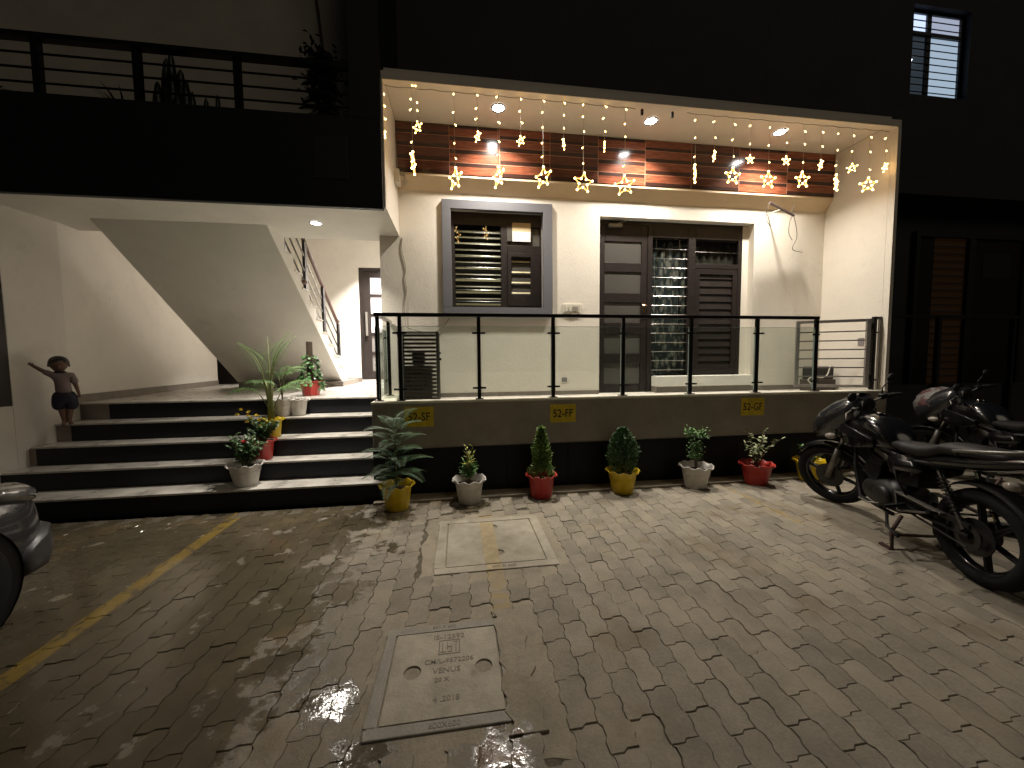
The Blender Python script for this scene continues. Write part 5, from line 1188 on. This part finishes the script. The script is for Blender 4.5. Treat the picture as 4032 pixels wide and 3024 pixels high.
# cloth tied round the second headlamp
def cloth_mat():
    m = bpy.data.materials.new('printed_cloth'); m.use_nodes=True; nt=m.node_tree; b=nt.nodes['Principled BSDF']
    tc=N(nt,'ShaderNodeTexCoord'); n=noise(nt,tc.outputs['Object'],7.0,2); c=mixc(nt,smooth(nt,n,0.50,0.53),(0.13,0.12,0.11),(0.075,0.030,0.030)); n2=noise(nt,tc.outputs['Object'],5.0,2)
    c=mixc(nt,smooth(nt,n2,0.56,0.60),c,(0.08,0.08,0.055)); nt.links.new(c,b.inputs['Base Color']); b.inputs['Roughness'].default_value=0.6
    bp=N(nt,'ShaderNodeBump'); bp.inputs['Strength'].default_value=0.8; bp.inputs['Distance'].default_value=0.03; n3=noise(nt,tc.outputs['Object'],14.0,4); nt.links.new(n3,bp.inputs['Height']); nt.links.new(bp.outputs[0],b.inputs['Normal']); return m
ch = math.cos(hd_ang-0.05); shn = math.sin(hd_ang-0.05)
_ax = Vector((1.415,0,0.315)); _top = Vector((1.115,0,1.0))
_c = Matrix.Translation(_top)@Matrix.Rotation(math.radians(34),4,(_top-_ax).normalized())@Matrix.Translation(-_top)@Vector((1.29,0,0.68))
cl = thing('headlamp_cloth','crumpled printed cloth wrapped over the headlamp of the second motorcycle','cloth',(5.42+_c.x*ch-_c.y*shn,2.55+_c.x*shn+_c.y*ch,_c.z),rotz=hd_ang-0.05+0.6,world=False)
rr = random.Random(4); rows=[]
for j in range(9):
    tt=PI*j/8; row=[]
    for k in range(18):
        a=2*PI*k/18; q=1+rr.uniform(-0.07,0.07); row.append((0.25*max(0.03,math.sin(tt))*math.cos(a)*q,0.20*max(0.03,math.sin(tt))*math.sin(a)*q,0.235-0.205*math.cos(tt)*q))
    rows.append(row)
MB().loft(rows,True,True).build('cloth',cloth_mat(),cl,sm=True)

# ================================================================== CAR (x forward from front axle, y left)
M_CARP = mat('grey_car_paint',(0.075,0.075,0.078),0.25,metal=0.5,coat=0.7)
M_CARG = mat('car_glass',(0.012,0.013,0.014),0.06)
car = thing('parked_car','grey hatchback parked with its nose towards the steps','car',(-3.42,2.18,0.0005),rotz=PI/2,world=False)
def car_ring(x,w,zb,zbelt,zt,wt):
    h=[(0.001,zb),(w*0.86,zb),(w*0.97,zb+0.05),(w,zb+(zbelt-zb)*0.5),(w*0.985,zbelt),(wt+(w-wt)*0.35,zt-(zt-zbelt)*0.25),(wt*0.75,zt),(0.001,zt+0.018)]
    return [(x,y,z) for y,z in h]+[(x,-y,z) for y,z in h[::-1]]
ST=[(0.80,0.36,0.27,0.50,0.60,0.34),(0.775,0.52,0.22,0.52,0.645,0.46),(0.70,0.67,0.19,0.54,0.70,0.58),(0.55,0.78,0.19,0.58,0.76,0.66),(0.30,0.835,0.20,0.64,0.82,0.70),(-0.10,0.85,0.20,0.70,0.87,0.72),(-0.60,0.85,0.20,0.80,0.94,0.72),(-1.2,0.85,0.20,0.86,0.96,0.74),(-2.2,0.85,0.20,0.88,0.97,0.74),(-2.9,0.84,0.21,0.88,0.98,0.72),(-3.15,0.78,0.24,0.86,0.96,0.66),(-3.24,0.66,0.28,0.78,0.90,0.52)]
MB().loft([car_ring(*s) for s in ST],True,True).build('body',M_CARP,car,sm=True,sub=1)
CT=[(-0.50,0.66,0.93,0.10),(-1.05,0.66,0.93,0.44),(-1.5,0.66,0.93,0.53),(-2.3,0.66,0.94,0.54),(-2.85,0.64,0.94,0.46),(-3.12,0.60,0.94,0.12)]
MB().loft([[(x,-w,z),(x,w,z),(x,w*0.86,z+h*0.9),(x,w*0.6,z+h),(x,-w*0.6,z+h),(x,-w*0.86,z+h*0.9)] for x,w,z,h in CT],True,True).build('cabin_glass',M_CARG,car,sm=False,bevel=0.03)
MB().loft([[(x,-0.50,z),(x,0.50,z),(x,0.47,z+0.03),(x,-0.47,z+0.03)] for x,z in ((-1.15,1.39),(-1.6,1.465),(-2.3,1.48),(-2.8,1.41))],True,True).build('roof',M_CARP,car,sm=True,bevel=0.02)
for s in (-1,1):
    h = MB().loft([[(x,s*(yc+wy*math.cos(a)),zc+hz*math.sin(a)) for a in [2*PI*k/14 for k in range(14)]] for x,yc,wy,zc,hz in ((0.28,0.745,0.04,0.745,0.02),(0.42,0.70,0.09,0.72,0.055),(0.58,0.62,0.13,0.685,0.075),(0.68,0.55,0.12,0.655,0.065),(0.73,0.50,0.08,0.635,0.045))]).build('headlight',mat('headlight_lens',(0.12,0.12,0.12),0.06,spec=0.9,coat=1.0),car,sm=True)
    MB().ball((0.66,s*0.585,0.685),0.05,12,8,(0.8,1,0.8)).build('headlight_bowl',M_BRAKE,h,sm=True)
    MB().box(0.69,0.75,s*0.40-0.07,s*0.40+0.07,0.30,0.37).build('fog_lamp',M_BPLAST,car,bevel=0.02)
    for x in (0.0,-2.46):
        MB().lathe([(0.365,-0.01),(0.365,0.0),(0.05,0.0)],36,(x,s*0.853+(0.004 if s>0 else -0.004),0.31),axis='Y').build('wheel_arch',M_BPLAST,car)
        w = MB().lathe([(0.20,-0.09),(0.285,-0.10),(0.302,-0.08),(0.302,0.08),(0.285,0.10),(0.20,0.09)],40,(x,s*0.785,0.302),axis='Y',cap=False).build('wheel',M_RUB,car,sm=True)
        MB().lathe([(0.201,s*0.088),(0.19,s*0.075),(0.17,s*0.055),(0.05,s*0.06),(0.001,s*0.065)],40,(x,s*0.785,0.302),axis='Y').build('rim',M_ALU,w,sm=True)
        for k in range(8):
            a=k*PI/4; c=Vector((x,s*0.785+s*0.082,0.302)); d=Vector((math.cos(a),0,math.sin(a))); MB().bar(c+d*0.03-Vector((0,s*0.01,0)),c+d*0.195,0.022,0.03,(0,1,0)).build('spoke',M_ALU,w,bevel=0.004)
MB().loft([car_ring(x,w,zb,zt2,zt2+0.02,w*0.98) for x,w,zb,zt2 in ((0.825,0.34,0.26,0.40),(0.79,0.54,0.20,0.42),(0.715,0.70,0.165,0.42),(0.60,0.79,0.16,0.40),(0.47,0.835,0.17,0.36),(0.42,0.84,0.18,0.30))],True,True).build('bumper',mat('bumper_paint',(0.075,0.075,0.078),0.35,metal=0.3),car,sm=True)
MB().box(0.805,0.835,-0.26,0.26,0.45,0.53).build('grille',M_BPLAST,car,bevel=0.01)
MB().box(-0.86,-0.60,-0.97,-0.86,0.93,1.06).build('door_mirror',M_CARP,car,bevel=0.03); MB().box(-0.86,-0.60,0.86,0.97,0.93,1.06).build('door_mirror',M_CARP,car,bevel=0.03)

# ================================================================== CHILD
def skin_object(name, verts, edges, radii, m, parent, sub=2, root=0):
    me = bpy.data.meshes.new(name); me.from_pydata(verts,edges,[]); me.materials.append(m)
    o = bpy.data.objects.new(name,me); COL.objects.link(o); o.parent = parent
    o.modifiers.new('skin','SKIN'); 
    if not me.skin_vertices:
        bm=bmesh.new(); bm.from_mesh(me); bm.verts.layers.skin.verify(); bm.to_mesh(me); bm.free()
    for i,sv in enumerate(me.skin_vertices[0].data):
        r = radii[i]; sv.radius = r if isinstance(r,tuple) else (r,r); sv.use_root = (i==root)
    md=o.modifiers.new('sub','SUBSURF'); md.levels=sub; md.render_levels=sub
    o.modifiers['skin'].use_smooth_shade = True
    return o
KS = 1.06
kid = thing('person','small child in pale shirt and dark shorts leaning a hand on the wall','person',(-4.28,4.79,4*RS+0.0005),rotz=math.radians(41),world=False)
kid.scale = (KS,1.08,1.0)
M_SKIN = mat('skin',(0.15,0.082,0.057),0.5); M_SHIRT = mat('pale_mauve_shirt',(0.20,0.15,0.145),0.8,bump=0.3,bscale=60,objc=True); M_SHORT = mat('dark_navy_shorts',(0.013,0.012,0.028),0.8); M_HAIR = mat('black_hair',(0.010,0.008,0.007),0.5)
V=[];E=[];RD=[]
def jv(p,r,prev=None):
    V.append(p); RD.append(r); i=len(V)-1
    if prev is not None: E.append((prev,i))
    return i
pel=jv((0,0,0.335),(0.062,0.050)); ab=jv((-0.003,0,0.41),(0.060,0.048),pel); ch_=jv((-0.008,0,0.50),(0.062,0.046),ab); uc=jv((-0.012,0,0.555),(0.050,0.038),ch_)
nk=jv((-0.016,-0.002,0.592),0.026,uc); hd1=jv((-0.019,-0.008,0.622),(0.054,0.054),nk); hd2=jv((-0.02,-0.003,0.672),(0.078,0.082),hd1); hd3=jv((-0.02,0.004,0.728),(0.066,0.070),hd2); hd4=jv((-0.02,0.004,0.756),(0.030,0.034),hd3)
s1=jv((-0.070,0,0.560),0.026,uc); e1=jv((-0.128,0.004,0.603),0.022,s1); w1=jv((-0.180,0.010,0.652),0.016,e1); h1=jv((-0.194,0.012,0.668),(0.016,0.011),w1)
s2=jv((0.050,0,0.550),0.026,uc); e2=jv((0.083,-0.004,0.445),0.020,s2); w2=jv((0.098,-0.022,0.355),0.0135,e2); h2=jv((0.101,-0.026,0.335),(0.016,0.011),w2)
for h,dirs in ((h1,[(-0.010,0.003,0.024),(-0.016,0.004,0.020),(-0.021,0.005,0.013),(-0.021,0.006,0.004),(0.009,0.0,0.018)]),(h2,[(0.004,-0.004,-0.027),(-0.003,-0.004,-0.029),(0.010,-0.002,-0.024),(-0.009,-0.004,-0.024),(-0.012,-0.010,-0.010)])):
    for d in dirs:
        p=V[h]; m1=jv((p[0]+d[0]*0.6,p[1]+d[1]*0.6,p[2]+d[2]*0.6),0.0055,h); jv((p[0]+d[0]*1.15,p[1]+d[1]*1.15-0.003,p[2]+d[2]*1.15),0.0042,m1)
l1=jv((-0.036,0,0.29),0.044,pel); k1=jv((-0.024,-0.010,0.175),0.030,l1); a1=jv((-0.012,0.012,0.045),0.019,k1); f1=jv((-0.020,-0.030,0.018),0.017,a1); jv((-0.028,-0.058,0.014),0.012,f1)
l2=jv((0.038,0,0.29),0.044,pel); k2=jv((0.030,-0.012,0.170),0.030,l2); a2=jv((0.018,0.004,0.045),0.019,k2); f2=jv((0.030,-0.034,0.018),0.017,a2); jv((0.042,-0.058,0.014),0.012,f2)
skin_object('body',V,E,RD,M_SKIN,kid)
V=[];E=[];RD=[]
a=jv((0,0,0.335),(0.080,0.066)); b=jv((-0.003,0,0.42),(0.077,0.062),a); c=jv((-0.008,0,0.50),(0.076,0.057),b); d=jv((-0.012,0,0.562),(0.050,0.040),c); jv((-0.015,0,0.585),(0.034,0.032),d)
x=jv((-0.072,0,0.562),0.036,d); jv((-0.125,0.003,0.600),0.029,x); x=jv((0.056,0,0.552),0.037,d); jv((0.084,-0.002,0.450),0.031,x)
skin_object('shirt',V,E,RD,M_SHIRT,kid)
MB().lathe([(0.040,0.578),(0.044,0.590),(0.036,0.598),(0.033,0.590)],18,(-0.016,-0.002,0)).build('collar',M_SHORT,kid,sm=True)
V=[];E=[];RD=[]
a=jv((0,0,0.400),(0.078,0.064)); b=jv((0,0,0.330),(0.080,0.066),a); x=jv((-0.040,-0.002,0.27),0.060,b); jv((-0.038,-0.006,0.160),0.062,x); x=jv((0.042,-0.002,0.27),0.060,b); jv((0.041,-0.008,0.155),0.062,x)
skin_object('shorts',V,E,RD,M_SHORT,kid)
# hair cap, face
hr = MB(); rh = random.Random(2)
for i in range(420):                                   # short hair as overlapping tufts lying on the skull
    an = rh.uniform(0,2*PI); front = max(0.0,-math.sin(an)); lim = 0.60-0.24*front**1.5
    tt = PI*lim*rh.random()**0.6
    n_ = Vector((math.sin(tt)*math.cos(an),math.sin(tt)*math.sin(an),math.cos(tt)))
    p = Vector((-0.02+0.068*n_.x,0.006+0.073*n_.y,0.684+0.077*n_.z))
    d = Vector((math.cos(tt)*math.cos(an),math.cos(tt)*math.sin(an),-math.sin(tt)))+n_*0.22+Vector((rh.gauss(0,.2),rh.gauss(0,.2),0))
    leaf(hr,p,d,rh.uniform(0.016,0.026),0.016,0.25)
hr.ball((-0.02,0.014,0.698),0.071,16,10,(1.0,1.0,0.94))
hr.build('hair',M_HAIR,kid,fix=False)
fc = MB()
for s in (-1,1): fc.ball((-0.02+0.024*s,-0.066,0.664),0.0062,8,6)
fc.build('eyes',M_HAIR,kid,sm=True)
MB().ball((-0.02,-0.072,0.648),0.009,8,6,(0.9,1,1.1)).build('nose',M_SKIN,kid,sm=True)
MB().ball((-0.02,-0.062,0.628),0.011,8,6,(1.3,0.5,0.35)).build('mouth',mat('lips',(0.20,0.07,0.06),0.5),kid,sm=True)
for s in (-1,1): MB().ball((-0.02+0.070*s,0.0,0.660),0.014,8,6,(0.5,0.8,1.2)).build('ear',M_SKIN,kid,sm=True)
